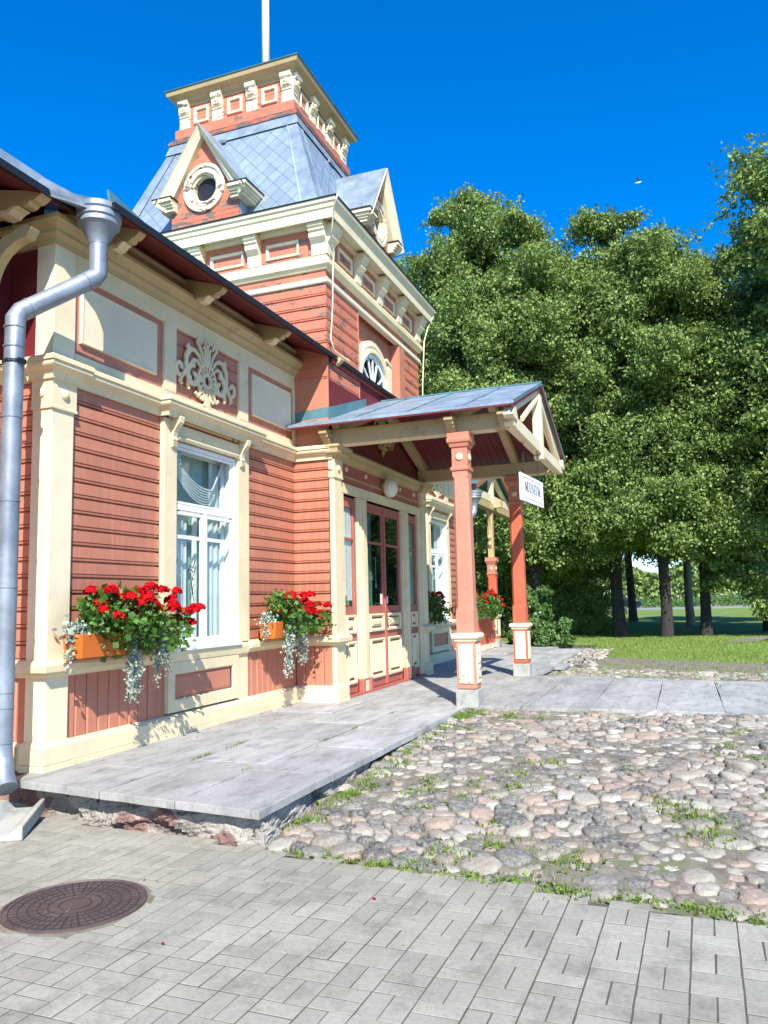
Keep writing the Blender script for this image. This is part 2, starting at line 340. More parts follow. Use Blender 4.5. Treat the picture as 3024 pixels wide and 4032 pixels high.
# lawn reaching the horizon
g=MB(); 
xs=[-1500,-60,-20,-6,2,15.2,20,30,60,104]; ys=[-1500,-100,-40,-12,-3,3,8,20,60,1500]
for i in range(len(xs)-1):
    for j in range(len(ys)-1): g.quad((xs[i],ys[j],-.30),(xs[i+1],ys[j],-.30),(xs[i+1],ys[j+1],-.30),(xs[i],ys[j+1],-.30))
struct(g.build('ground','soil'))
g=MB(); g.v=[]; NX=60; NY=60
for i in range(NX+1):
    for j in range(NY+1):
        a=i/NX; x=14.6+(a**1.8)*90; b=(j/NY*2-1); y=-2+70*b*abs(b)
        z=-.13+.05*math.sin(x*.31)*math.cos(y*.27)+.03*math.sin(x*1.1+y*.7)-.0014*(x-15)
        if x>100: z=-.26
        g.v.append((x,y,z))
g.f=[(i*(NY+1)+j,(i+1)*(NY+1)+j,(i+1)*(NY+1)+j+1,i*(NY+1)+j+1) for i in range(NX) for j in range(NY)]
struct(g.build('lawn','lawn',smooth=True,recalc=False))
g=MB(); g.box(104,117,-400,400,-.5,-.22); struct(g.build('road','road'))
g=MB(); g.quad((117,-1500,-.25),(2500,-1500,-.25),(2500,1500,-.25),(117,1500,-.25)); struct(g.build('meadow','meadow'))
g=MB(); g.v=[(26+i*.9,-1.5-i*.42+.5*math.sin(i*.5)+s_*(.35+.1*math.sin(i)),-.095-.0014*(11+i*.9)+.03) for i in range(24) for s_ in (-1,1)]; g.f=[(2*i,2*i+2,2*i+3,2*i+1) for i in range(23)]
struct(g.build('footpath','soil',recalc=False))
# basket weave concrete pavers
pv=MB(); pj=MB(); A=R(-1.2); ca,sa=math.cos(A),math.sin(A); mod=.203
def rot(x,y): return (3.4+x*ca-y*sa, 1.5+x*sa+y*ca)
for i in range(-16,10):
    for j in range(-24,24):
        for k in range(2):
            hor=(i+j)%2==0
            if hor: u0,u1,v0,v1=i*mod,(i+1)*mod,j*mod+k*mod/2,j*mod+(k+1)*mod/2
            else: u0,u1,v0,v1=i*mod+k*mod/2,i*mod+(k+1)*mod/2,j*mod,(j+1)*mod
            gp=.0026+rnd(0,.0022); u0+=gp;u1-=gp;v0+=gp;v1-=gp
            cx,cy=rot((u0+u1)/2,(v0+v1)/2)
            if cx>bx_edge(cy)+.035: continue
            if cy>5.9: continue
            if math.hypot(cx-3.585,cy-3.19)<.335: continue
            dz=rnd(-.0009,.0012); tx=rnd(-.004,.004); ty=rnd(-.005,.005); da=rnd(-.012,.012); c=.0012
            vs=[]
            for (q,h) in ((0,-.05),(0,-.0012),(c,0)):
                for (uu,vv) in ((u0+q,v0+q),(u1-q,v0+q),(u1-q,v1-q),(u0+q,v1-q)):
                    du,dv=uu-(u0+u1)/2,vv-(v0+v1)/2; uu2=uu-dv*da; vv2=vv+du*da
                    X,Y=rot(uu2,vv2); vs.append((X,Y,-.24+h+dz+du*tx+dv*ty))
            pv.add(vs,[(8,9,10,11)]+[(k_*4+m_,k_*4+(m_+1)%4,k_*4+4+(m_+1)%4,k_*4+4+m_) for k_ in range(2) for m_ in range(4)])
struct(pv.build('brick_paving','paver'))
pj.v=[(-3,-6,-.2422),(bx_edge(-6)-.02,-6,-.2422),(bx_edge(2.6)-.02,2.6,-.2422),(bx_edge(5.9),5.9,-.2422),(-3,5.9,-.2422)]; pj.f=[(0,1,2,3,4)]
struct(pj.build('paving_joint_sand','joint'))
# cobblestones
def stones(region,n_try,spacing,zfun,size,seedn,bedz):
    rng=np.random.RandomState(seedn); b=bmesh.new(); bmesh.ops.create_icosphere(b,subdivisions=2,radius=1); b.verts.ensure_lookup_table()
    T=np.array([v_.co[:] for v_ in b.verts]); Fc=np.array([[v_.index for v_ in f_.verts] for f_ in b.faces]); b.free()
    pts=[]; cell={}
    for _ in range(n_try):
        x=rng.uniform(region[0],region[1]); y=rng.uniform(region[2],region[3])
        if not region[4](x,y): continue
        s_=size*rng.choice([.42,.66,.9,1.15,1.4],p=[.34,.26,.2,.14,.06]); key=(int(x/.3),int(y/.3)); ok=True
        for a in (-1,0,1):
            for c in (-1,0,1):
                for (px_,py_,ps) in cell.get((key[0]+a,key[1]+c),[]):
                    if (px_-x)**2+(py_-y)**2<((s_+ps)*spacing)**2: ok=False;break
                if not ok: break
            if not ok: break
        if ok: pts.append((x,y,s_)); cell.setdefault(key,[]).append((x,y,s_))
    V=[];F=[];o=0
    for (x,y,s_) in pts:
        v_=T.copy(); 
        v_=np.sign(v_)*np.abs(v_)**.8
        for k in range(8):
            d=rng.normal(size=3); d/=np.linalg.norm(d); lim=rng.uniform(.45,.8); pr=v_@d; v_-=np.outer(np.maximum(pr-lim,0),d)*.85
        v_*=1+.05*rng.normal(size=(len(v_),1))
        sx,sy,sz=s_*rng.uniform(1.0,1.35),s_*rng.uniform(.74,.98),s_*rng.uniform(.42,.6); a=rng.uniform(-.5,.5)+1.57+ (rng.rand()<.25)*1.3
        v_=v_*[sx,sy,sz]; tl=rng.normal(size=2)*.12; v_[:,2]+=v_[:,0]*tl[0]+v_[:,1]*tl[1]
        R_=np.array([[math.cos(a),-math.sin(a),0],[math.sin(a),math.cos(a),0],[0,0,1]]); v_=v_@R_.T
        v_+= [x,y,zfun(x,y)-sz*.50+rng.uniform(-.006,.010)]
        V.append(v_);F.append(Fc+o);o+=len(v_)
    return np.concatenate(V),np.concatenate(F)
def inA(x,y): return x>bx_edge(y)+.12 and x<10.02 and (y<2.66 or (y<2.74 and x>6))
def zc(x,y): return zg(x)+.012*math.sin(x*2.1+y*1.7)
def cobbles(region,inside,zfun,seedn,n_try,h0=.021,sizes=((.045,.32),(.066,.30),(.090,.25),(.115,.13))):
    """worn field stones packed edge to edge: each is a low dome inside its own irregular cell"""
    rng=np.random.RandomState(seedn); P=[];S=[];cell={}
    ss=[a for a,b in sizes]; pp=[b for a,b in sizes]
    for _ in range(n_try):
        x=rng.uniform(region[0],region[1]); y=rng.uniform(region[2],region[3])
        if not inside(x,y): continue
        s_=rng.choice(ss,p=pp); key=(int(x/.25),int(y/.25)); ok=True
        for a in (-1,0,1):
            for c in (-1,0,1):
                for k in cell.get((key[0]+a,key[1]+c),[]):
                    if (P[k][0]-x)**2+(P[k][1]-y)**2<((s_+S[k])*.97)**2: ok=False;break
                if not ok: break
            if not ok: break
        if ok: cell.setdefault(key,[]).append(len(P)); P.append((x,y)); S.append(s_)
    P=np.array(P);S=np.array(S); ND=18; V=[];F=[];o=0; rings=((1.0,-.045),(.985,-.010),(.94,.40),(.82,.80),(.55,.95),(.25,1.0))
    ang=np.arange(ND)*2*math.pi/ND; D=np.c_[np.cos(ang),np.sin(ang)]
    for i in range(len(P)):
        d=P-P[i]; q=np.hypot(d[:,0],d[:,1]); nb=np.where((q>0)&(q<.42))[0]; a0=rng.uniform(-.15,.15)
        ext=np.full(ND,S[i]*1.42); el=rng.uniform(-1,1)*.18; ext*=1+el*np.cos(2*(ang-rng.uniform(0,3.1)))
        for k in nb:
            n_=d[k]/q[k]; w_=q[k]*S[i]/(S[i]+S[k])-.004; c=D@n_; m_=c>.05; ext[m_]=np.minimum(ext[m_],w_/c[m_])
        ext=(ext+.35*np.roll(ext,1)+.35*np.roll(ext,-1))/1.7; ext=np.minimum(ext,S[i]*1.45)*(1+rng.normal(size=ND)*.04)
        r_=ext.mean(); h=h0*rng.uniform(.55,1.25)*(r_/.075)**.6; tl=rng.normal(size=2)*.09; base=zfun(*P[i])+rng.uniform(-.010,.004); dm=rng.normal(size=2)*.2*r_
        vs=[]
        for (f_,hh) in rings:
            rr=ext*f_; X=D*rr[:,None]+dm*(1-f_); z=base+np.where(hh>0,hh*h,hh)+rng.normal(size=ND)*.0030*(1 if hh>0 else 0)+X@tl*(1 if hh>0 else 0)
            vs.append(np.c_[P[i]+X,z])
        V.append(np.concatenate(vs+[np.array([[P[i][0]+dm[0],P[i][1]+dm[1],base+h+dm@tl]])]))
        for k in range(len(rings)-1):
            for j in range(ND): F.append((o+k*ND+j,o+k*ND+(j+1)%ND,o+(k+1)*ND+(j+1)%ND,o+(k+1)*ND+j))
        last=o+(len(rings)-1)*ND; ct=o+len(rings)*ND
        for j in range(0,ND,2): F.append((last+j,last+(j+1)%ND,last+(j+2)%ND,ct))
        o+=len(rings)*ND+1
    return np.concatenate(V),np.array(F)
V,F=cobbles((4.2,10.15,-4.2,2.8),inA,lambda x,y:zc(x,y)-.010,3,150000)
struct(fastmesh('cobblestone_paving',V,F,'stone',smooth=True))
g=MB(); NX,NY=54,50
for i in range(NX+1):
    for j in range(NY+1):
        y=-4.5+7.25*j/NY; x0=bx_edge(y); x=x0+(10.12-x0)*i/NX; g.v.append((x,y,zg(x)-.012+rnd(-.009,.009)))
g.f=[(i*(NY+1)+j,(i+1)*(NY+1)+j,(i+1)*(NY+1)+j+1,i*(NY+1)+j+1) for i in range(NX) for j in range(NY)]
struct(g.build('cobble_bed','soil',recalc=False,smooth=True))
def inB(x,y): return x>14.1-.15*max(0,1.5-y)*.4 and x<15.2+.55*(y+4)*(.55) and y<2.5
V,F=cobbles((13.2,19.5,-4,2.6),inB,lambda x,y:-.105,5,30000,.022)
struct(fastmesh('cobble_strip',V,F,'stone',smooth=True))
g=MB(); g.v=[(12.6,-6,-.105),(16,-6,-.105),(20.5,2.4,-.105),(14.3,2.6,-.105)]; g.f=[(0,1,2,3)]; struct(g.build('gravel_verge','soil'))
# limestone terrace, porch floor and path, slab by slab
sl=MB()
def slab(poly,zt,th=.055):
    pl=[]
    for i_ in range(len(poly)):
        a_=Vector(poly[i_]); b_=Vector(poly[(i_+1)%len(poly)]); d_=b_-a_; L_=d_.length; k_=max(1,int(L_/.09)); nn=Vector((-d_.y,d_.x))/L_
        for j_ in range(k_):
            p_=a_+d_*j_/k_+nn*(abs(random.gauss(0,.0015))+(rnd(.003,.008) if random.random()<.06 else 0) if j_ else 0); pl.append((p_.x,p_.y))
    poly=pl
    c=.003; n=len(poly); cx=sum(p[0] for p in poly)/n; cy=sum(p[1] for p in poly)/n
    def sh(p,k): 
        d=Vector((cx-p[0],cy-p[1])); L=d.length; d*=k/L; return (p[0]+d.x,p[1]+d.y)
    tx=rnd(-.005,.005); ty=rnd(-.005,.005)
    vs=[]
    for k,h in ((.009,-th),(.009,-c),(.009+c,0)):
        vs+=[(*sh(p,k),zt+h+(p[0]-cx)*tx+(p[1]-cy)*ty) for p in poly]
    fs=[tuple(range(2*n,3*n)),tuple(range(n))[::-1]]
    for k in range(2):
        for i in range(n): fs.append((k*n+i,k*n+(i+1)%n,(k+1)*n+(i+1)%n,(k+1)*n+i))
    sl.add(vs,fs)
rows=[2.70,3.44,4.18,5.25]
for r_ in range(3):
    y0,y1=rows[r_],rows[r_+1]; x=None; off=[0,.42,-.25][r_]
    xs=[4.72]+[4.72+1.17+off*.6+k*1.13 for k in range(12)]
    for k in range(len(xs)-1):
        a,b=xs[k],xs[k+1]
        if a>17: break
        L0=4.71+(y0-2.62)*.134 if k==0 else a; L1=4.71+(y1-2.62)*.134 if k==0 else a
        zz=rnd(-.004,.003)
        if y1>4.6 and a<17 and b>10.0: y1_=5.25
        slab([(L0,y0),(b,y0),(b,y1),(L1,y1)],zz)
xs=[10.08,11.35,12.7,14.1]
for r_ in range(12):
    y1=2.70-.77*r_; y0=y1-.77
    xx=[10.1,14.25-.0*r_]; xx=[10.1,12.15+rnd(-.25,.25),14.25-max(0,r_-1)*.16]
    # single long slabs reading across the path
    slab([(xx[0],y0),(xx[2]-.06,y0),(xx[2],y1),(xx[0],y1)],rnd(-.003,.003)-.004*r_)
for r_,(y0,y1) in enumerate(((2.55,3.4),(3.4,4.2),(4.2,5.3),(5.3,6.6))):
    xs=[17.0]+[17.0+.9+k*1.35+r_*.3 for k in range(6)]
    for k in range(6):
        if r_==0 and k>3: continue
        slab([(xs[k],y0+rnd(-.03,.03)),(xs[k+1],y0+rnd(-.03,.03)),(xs[k+1],y1),(xs[k],y1)],rnd(-.03,.01) if k>0 else 0,.08)
for r_,(y0,y1) in enumerate(((2.3,3.2),(3.2,4.2),(4.2,5.4))): slab([(16.2,y0),(17.0,y0),(17.0,y1),(16.2,y1)],-.01)
for r_,(y0,y1) in enumerate(((2.60,2.70),)): slab([(14.25,2.56),(16.2,2.5),(16.2,2.7),(14.25,2.7)],-.006)
struct(sl.build('terrace_paving','slab'))
g=MB(); g.v=[(4.80,2.76,-.009),(16.1,2.76,-.009),(16.1,6.6,-.009),(5.24,6.6,-.009)]; g.f=[(0,1,2,3)]; g.add([(16.1,2.5,-.085),(25,2.5,-.085),(25,6.6,-.085),(16.1,6.6,-.085)],[(0,1,2,3)]); g.add([(10.14,-6.6,-.065),(13.0,-6.6,-.065),(14.2,2.76,-.018),(10.14,2.76,-.018)],[(0,1,2,3)]); struct(g.build('terrace_bed','gap'))
# foundation under the terrace edge: rough masonry
def rough(path,z0,z1,name,amp=.03,nx=90,nz=12,seed=2):
    rng=np.random.RandomState(seed); ph=rng.uniform(0,6,12); g=MB(); P=[Vector(p) for p in path]; L=[(P[i+1]-P[i]).length for i in range(len(P)-1)]; tot=sum(L)
    for i in range(nx+1):
        s_=tot*i/nx; k=0
        while k<len(L)-1 and s_>L[k]: s_-=L[k];k+=1
        d=(P[k+1]-P[k]).normalized(); p=P[k]+d*s_; nr=Vector((d.y,-d.x))
        for j in range(nz+1):
            z=z0+(z1-z0)*j/nz; S=tot*i/nx
            a=math.sin(S*5.1+ph[0])*math.sin(z*19+ph[1])+.7*math.sin(S*13+z*9+ph[2])+.5*math.sin(S*31+ph[3])*math.sin(z*47+ph[4])+rng.uniform(-.5,.5)
            st=.035 if (math.sin(S*4.3+ph[5])+math.sin(z*14+S*2+ph[6]))>.2 else 0
            g.v.append((p.x+nr.x*(a*amp*.5-st+.0),p.y+nr.y*(a*amp*.5-st),z))
    g.f=[(i*(nz+1)+j,(i+1)*(nz+1)+j,(i+1)*(nz+1)+j+1,i*(nz+1)+j+1) for i in range(nx) for j in range(nz)]
    return struct(g.build(name,'mortar',recalc=False))
rough([(5.30,6.4),(5.22,5.2),(4.80,2.72),(7.2,2.78),(10.1,2.80)],-.32,-.056,'terrace_foundation',amp=.034,nx=300,nz=16)

# ================================================================= STATION BUILDING
W=5.20; BX=(12.3,6.8); PF=4.63
SB=thing('station_building','old wooden station house with salmon red boards, cream trim, square tower and gabled entrance porch','building',(12.3,7,0))
def siding_prof(z0,z1,p=.148):
    out=[]; z=z0
    while z<z1-.02:
        t_=min(p,z1-z)
        out+=[(-.034,z),(-.034,z+.017),(0.0,z+.019),(.002,z+.036),(-.014,z+.038),(-.014,z+.045),(.002,z+.047),(0,z+t_-.001)]; z+=p
    return out
def siding(path,z0,z1,mat='red_side',name='siding_wall',p=.148):
    return MB().sweep(path,siding_prof(z0,z1,p),cap=False).build(name,mat,SB,recalc=False)
def vboards(path,z0,z1,mat='red',name='dado_boards',pit=.145):
    g=MB()
    P=[Vector(p) for p in path]
    for a,b in zip(P[:-1],P[1:]):
        L=(b-a).length; d=(b-a)/L; n_=Vector((d.y,-d.x)); N=max(1,round(L/pit)); w_=L/N
        for i in range(N):
            dd=rnd(-.003,.003); s0=i*w_+.003; s1=(i+1)*w_-.003
            pl=[(s0,-.03),(s0,-.004+dd),(s0+.014,.006+dd),(s1-.014,.006+dd),(s1,-.004+dd),(s1,-.03)]
            vs=[]
            for z in (z0,z1): vs+=[(a.x+d.x*s+n_.x*o,a.y+d.y*s+n_.y*o,z) for s,o in pl]
            g.add(vs,[tuple(range(6)),tuple(range(6,12))]+[(k,(k+1)%6,6+(k+1)%6,6+k) for k in range(6)])
    return g.build(name,mat,SB)
# backing shell
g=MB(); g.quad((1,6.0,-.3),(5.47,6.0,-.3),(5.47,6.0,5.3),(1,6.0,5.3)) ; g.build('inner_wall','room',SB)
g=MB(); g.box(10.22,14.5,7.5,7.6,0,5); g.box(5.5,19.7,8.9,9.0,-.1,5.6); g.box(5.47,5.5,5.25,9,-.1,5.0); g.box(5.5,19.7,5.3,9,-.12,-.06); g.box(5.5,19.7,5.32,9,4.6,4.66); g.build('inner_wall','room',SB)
# siding
siding([(1,5.75),(5.42,5.75),(5.42,5.385)][::1],.9,3.44)
MB().box(1,5.45,5.75,5.78,3.5,5.4).box(5.42,5.46,5.385,5.75,3.5,5.2).build('recess_wall','red_dark_shade',SB)
siding([(5.64,W),(7.0,W)],.9,3.44); siding([(8.72,W),(10.15,W),(10.15,4.645)],.9,3.46)
siding([(14.45,4.645),(14.45,W),(16.4,W)],.9,3.44); siding([(18.1,W),(19.75,W)],.9,3.44)
vboards([(1,5.75),(5.42,5.75),(5.42,5.385)],.2,.84); vboards([(5.64,W),(7.12,W)],.2,.84); vboards([(8.76,W),(10.15,W),(10.15,4.62)],.2,.84)
vboards([(14.45,4.7),(14.45,W),(16.5,W)],.2,.84); vboards([(18.1,W),(19.75,W)],.2,.84)
# plinth, dado rail, belt cornice and top cornice follow the outline of the walls
base_prof=[(0,-.02),(.075,-.02),(.075,.045),(.072,.047),(.072,.052),(.075,.054),(.07,.185),(.035,.215),(0,.225)]
dado_prof=[(0,.775),(.03,.775),(.035,.80),(.055,.825),(.10,.832),(.105,.875),(.095,.90),(.03,.925),(0,.925)]
belt_prof=[(0,3.42),(.035,3.42),(.04,3.45),(.06,3.49),(.10,3.515),(.11,3.53),(.11,3.555),(.105,3.557),(.105,3.563),(.125,3.566),(.125,3.60),(.11,3.615),(.05,3.64),(0,3.645)]
MB().sweep([(1,5.75),(5.42,5.75),(5.42,5.385),(5.38,5.385)],base_prof).build('plinth','cream',SB)
MB().sweep([(5.66,W-.01),(10.15,W-.01),(10.15,4.62)],base_prof).build('plinth','cream',SB)
MB().sweep([(14.45,4.72),(14.45,W),(19.75,W)],base_prof).build('plinth','cream',SB)
MB().sweep([(1,5.75),(5.42,5.75),(5.42,5.385)],dado_prof).build('dado_rail','cream',SB)
MB().sweep([(5.66,W),(7.0,W)],dado_prof).build('dado_rail','cream',SB); MB().sweep([(7.0,W),(8.75,W)],[(0,.775),(.06,.775),(.065,.80),(.075,.86),(.07,.90),(0,.92)]).build('dado_rail','cream',SB)
MB().sweep([(8.75,W),(10.15,W),(10.15,4.62)],dado_prof).build('dado_rail','cream',SB)
MB().sweep([(14.45,4.72),(14.45,W),(19.75,W)],dado_prof).build('dado_rail','cream',SB)
HB=.12
belt=[(1,5.75),(5.42,5.75),(5.42,5.385),(5.38,5.385),(5.38,5.16),(5.66,5.16),(5.66,W),(6.97,W),(6.97,W-HB),(8.82,W-HB),(8.82,W),(10.15,W),(10.15,4.57)]
MB().sweep(belt,belt_prof).build('belt_cornice','cream',SB)
MB().sweep([(14.45,4.66),(14.45,W),(16.3,W),(16.3,W-HB),(18.2,W-HB),(18.2,W),(19.75,W)],belt_prof).build('belt_cornice','cream',SB)
top_prof=[(0,4.70),(.03,4.70),(.035,4.73),(.06,4.76),(.075,4.77),(.075,4.80),(.11,4.83),(.15,4.86),(.15,4.90),(.02,4.93),(0,4.93)]
MB().sweep([(5.42,5.75),(5.42,5.385),(5.38,5.385),(5.38,5.16),(5.66,5.16),(5.66,5.165),(10.14,5.165)],top_prof).build('top_cornice','cream_old_shade',SB)
MB().sweep([(14.46,5.165),(19.75,5.165)],top_prof).build('top_cornice','cream_old_shade',SB)
MB().sweep([(5.42,5.19),(10.14,5.19)],[(0,4.93),(0,5.04),(.05,5.05),(.07,5.09),(0,5.12)]).build('cove_board','cream_old_shade',SB)
# corner pilaster
def pilaster(x0,x1,yf,yb,disc_front=True,left=True,back=0):
    p=MB().box(x0,x1,yf,yb,.2,3.16).build('corner_pilaster','cream_lite' if x0<6 else 'cream',SB,bev=.012)
    MB().box(x0-.045,x1+.045,yf-.045,yb+.0,.052,.19).sweep([(x0-.0,yb),(x0,yf),(x1,yf),(x1,yb)],[(0,.19),(.045,.19),(.005,.235),(0,.235)]).build('pilaster_base','cream',p)
    MB().box(x0-.05,x1+.05,yf-.05,yb+.0,-.02,.047).build('pilaster_base','cream',p,bev=.004)
    MB().sweep([(x0,yb),(x0,yf),(x1,yf),(x1,yb)],[(0,.78),(.02,.78),(.04,.80),(.04,.815),(.085,.83),(.09,.885),(.07,.91),(.02,.93),(0,.93)]).build('pilaster_rail','cream',p)
    MB().sweep([(x0,yb),(x0,yf),(x1,yf),(x1,yb)],[(0,3.15),(.018,3.155),(.02,3.175),(.012,3.185),(.012,3.43),(0,3.43)]).build('pilaster_cap','cream',p)
    MB().lathe([(.047,0),(.047,.008),(.038,.02),(.02,.028),(0.001,.03)],((x0+x1)/2,.0,3.30),18,'d',TF(yf-.012)).build('round_boss','cream',p,smooth=False)
    if left: MB().lathe([(.047,0),(.047,.008),(.038,.02),(.02,.028),(0.001,.03)],((yf+yb)/2,.0,3.30),18,'d',TX(x0-.012)).build('round_boss','cream',p)
    return p
pilaster(5.38,5.66,5.16,5.385)
MB().box(5.385,5.655,5.165,5.38,3.6,4.74).build('corner_pilaster','cream_lite',SB,bev=.006)
# ---- frieze
F_=TF(W)
def frieze(x0,x1,divs,flip=False):
    g=MB(F_); g.box(x0,x1,.0,.035,3.60,3.735); g.box(x0,x1,0,.035,4.50,4.72)
    for a,b in divs: g.box(a,b,.0,.038,3.735,4.50)
    g.build('frieze_frame','cream',SB,bev=.003)
frieze(5.66,10.15,[(7.02,7.23),(8.58,8.80),(10.09,10.15)])
MB(F_).box(5.66,10.15,-.03,.0,3.58,5.2).build('frieze_wall','red',SB)
g=MB(F_)
for k in range(1,6): g.box(7.23,8.58,-.001,.0035,3.735+k*.148,3.735+k*.148+.006)
g.build('board_joint','red_dark_shade',SB)
def infill(x0,x1,z0,z1,mat='cream_lite',y=F_):
    return MB(y).frame(x0,x1,z0,z1,[(0,0),(0,.026),(.006,.034),(.022,.034),(.026,.026)]).build('frieze_panel',mat,SB)
infill(5.74,6.89,3.86,4.43); infill(8.93,10.02,3.86,4.43)
# carved scroll ornament
def spiral(cx,cz,r0,r1,a0,a1,n=16): return [(cx+(r0+(r1-r0)*i/n)*math.cos(R(a0+(a1-a0)*i/n)),cz+(r0+(r1-r0)*i/n)*math.sin(R(a0+(a1-a0)*i/n))) for i in range(n+1)]
def tap(n,a,b): return [a+(b-a)*i/(n-1) for i in range(n)]
def ornament(T,cx,cz,s,mat,y='scroll_ornament'):
    g=MB(T); 
    def rb(pts,w0,w1=None,mir=True,lift=0):
        w1=w0 if w1 is None else w1
        for sg in ((1,-1) if mir else (1,)):
            g.ribbon([(cx+sg*p[0]*s,cz+p[1]*s) for p in pts],[q*s for q in tap(len(pts),w0,w1)],.028-lift+random.uniform(0,.002),.052+lift+random.uniform(0,.004))
    rb(spiral(0,0,.085,.085,0,360,22),.05,.05,False)
    for a in range(0,360,24): rb([(.115*math.cos(R(a)),.115*math.sin(R(a))),(.19*math.cos(R(a)),.21*math.sin(R(a)))],.028,.034,False)
    rb(spiral(0,0,.20,.20,-60,240,26),.03,.03,False)
    rb([(0,.18),(0,.30),(.0,.40),(0,.46)],.035,.05,False); rb(spiral(0,.50,.045,.045,0,360,12),.035,.035,False)
    rb([(.03,.2),(.05,.32),(.05,.40),(.085,.44)],.035,.045)
    rb([(.06,.19),(.12,.33),(.18,.42)]+spiral(.17,.47,.05,.02,-40,230,8),.035,.055)
    rb([(.10,.17),(.18,.28),(.27,.33),(.38,.32),(.44,.36)],.035,.07)
    rb([(.38,.32),(.45,.22),(.46,.10),(.42,.0),(.36,-.06)],.075,.05)
    rb([(.14,.14),(.22,.21),(.31,.20),(.36,.12)],.03,.05)
    rb(spiral(.30,-.01,.155,.035,100,-270,26),.075,.05)
    rb(spiral(.30,-.01,.13,.10,150,260,10),.05,.05)
    rb([(.44,.08),(.50,-.02),(.55,-.07)]+spiral(.585,.03,.10,.03,-110,190,14),.05,.05)
    rb([(.40,-.07),(.42,-.14),(.40,-.2)],.06,.03); rb([(.56,-.07),(.58,-.14),(.545,-.17)],.05,.02)
    rb([(.17,-.10),(.15,-.18),(.20,-.24),(.26,-.20)],.05,.04); rb([(.05,-.19),(.11,-.26),(.15,-.24)],.05,.05)
    rb([(0,-.2),(0,-.28),(0,-.36),(0,-.41)],.16,.02,False); rb([(.04,-.3),(.075,-.335),(.03,-.35)],.04,.02)
    rb([(.12,0),(.17,.0),(.20,0)],.05,.05)
    return g.build(y,mat,SB,bev=0)
ornament(TF(W),7.83,4.03,.93,'cream')
# ---- eave, soffit, roof
ZE=4.965
g=MB(); 
def roofstrip(x0,x1,ye,zr=0):
    g.prism([(ye,ZE),(ye,ZE+.035),(9.5,ZE+.035+(9.5-ye)*.38),(9.5,ZE+(9.5-ye)*.38)],x0,x1)
roofstrip(5.44,10.0,4.57); roofstrip(-2,5.44,4.94); roofstrip(14.6,19.8,4.57); roofstrip(10.0,14.6,4.57)
rf=g.build('main_roof','teal',SB)
for x0,x1,ye in ((5.44,10.14,4.60),(-2,5.43,4.97),(14.46,19.78,4.60)):
    n=9; g=MB()
    for k in range(n):
        a=ye+(5.95-ye)*k/n; b=ye+(5.95-ye)*(k+1)/n-.006
        za=ZE-.012+(a-ye)*.38; zb=ZE-.012+(b-ye)*.38; g.prism([(a,za-.016),(a,za),(b,zb),(b,zb-.016)],x0,x1)
    g.build('soffit_boards','red_dark_shade',SB)
g=MB(); g.box(5.44,14.6,4.555,4.575,ZE-.035,ZE+.03); g.box(5.44,5.46,4.575,4.95,ZE-.03,ZE+.03); g.box(-2,5.44,4.925,4.945,ZE-.035,ZE+.03); g.box(14.6,19.8,4.555,4.575,ZE-.035,ZE+.03); g.build('drip_edge','black',SB)
g=MB(); g.box(10.2,14.5,4.58,4.64,ZE-.1,ZE-.03); g.build('fascia_board','red_dark_shade',SB)
# gutter upstand that leads to the funnel
def upstand(p0,p1,h,T=.012,name='roof_gutter'):
    a=Vector(p0);b=Vector(p1); g=MB(); vs=[]
    for p in (a,b):
        z=ZE+.03+(p.y-(4.57 if p.x>5.4 else 4.94))*.38
        vs+=[(p.x,p.y-T,z),(p.x,p.y+T,z),(p.x,p.y+T+.03,z+h),(p.x,p.y-T+.03,z+h)]
    g.add(vs,[(0,1,2,3),(4,5,6,7),(0,1,5,4),(1,2,6,5),(2,3,7,6),(3,0,4,7)]); return g.build(name,'teal' if a.x>5.4 else 'roofmetal',rf)
upstand((5.50,4.66,0),(10.0,5.75,0),.14); upstand((-2,5.0,0),(5.05,4.99,0),.12)
g=MB(); g.add([(4.95,4.97,5.0),(5.30,4.80,4.97),(5.42,4.66,4.955),(5.46,4.74,4.99),(5.20,5.05,5.11),(4.98,5.04,5.14)],[(0,1,2,3,4,5)]); g.add([(4.95,4.97,5.0),(5.30,4.80,4.97),(5.42,4.66,4.955),(5.42,4.66,4.90),(5.3,4.82,4.915),(5.0,4.96,4.94)],[(0,1,2,3,4,5)]); g.build('gutter_spout','zinc',rf,recalc=False)
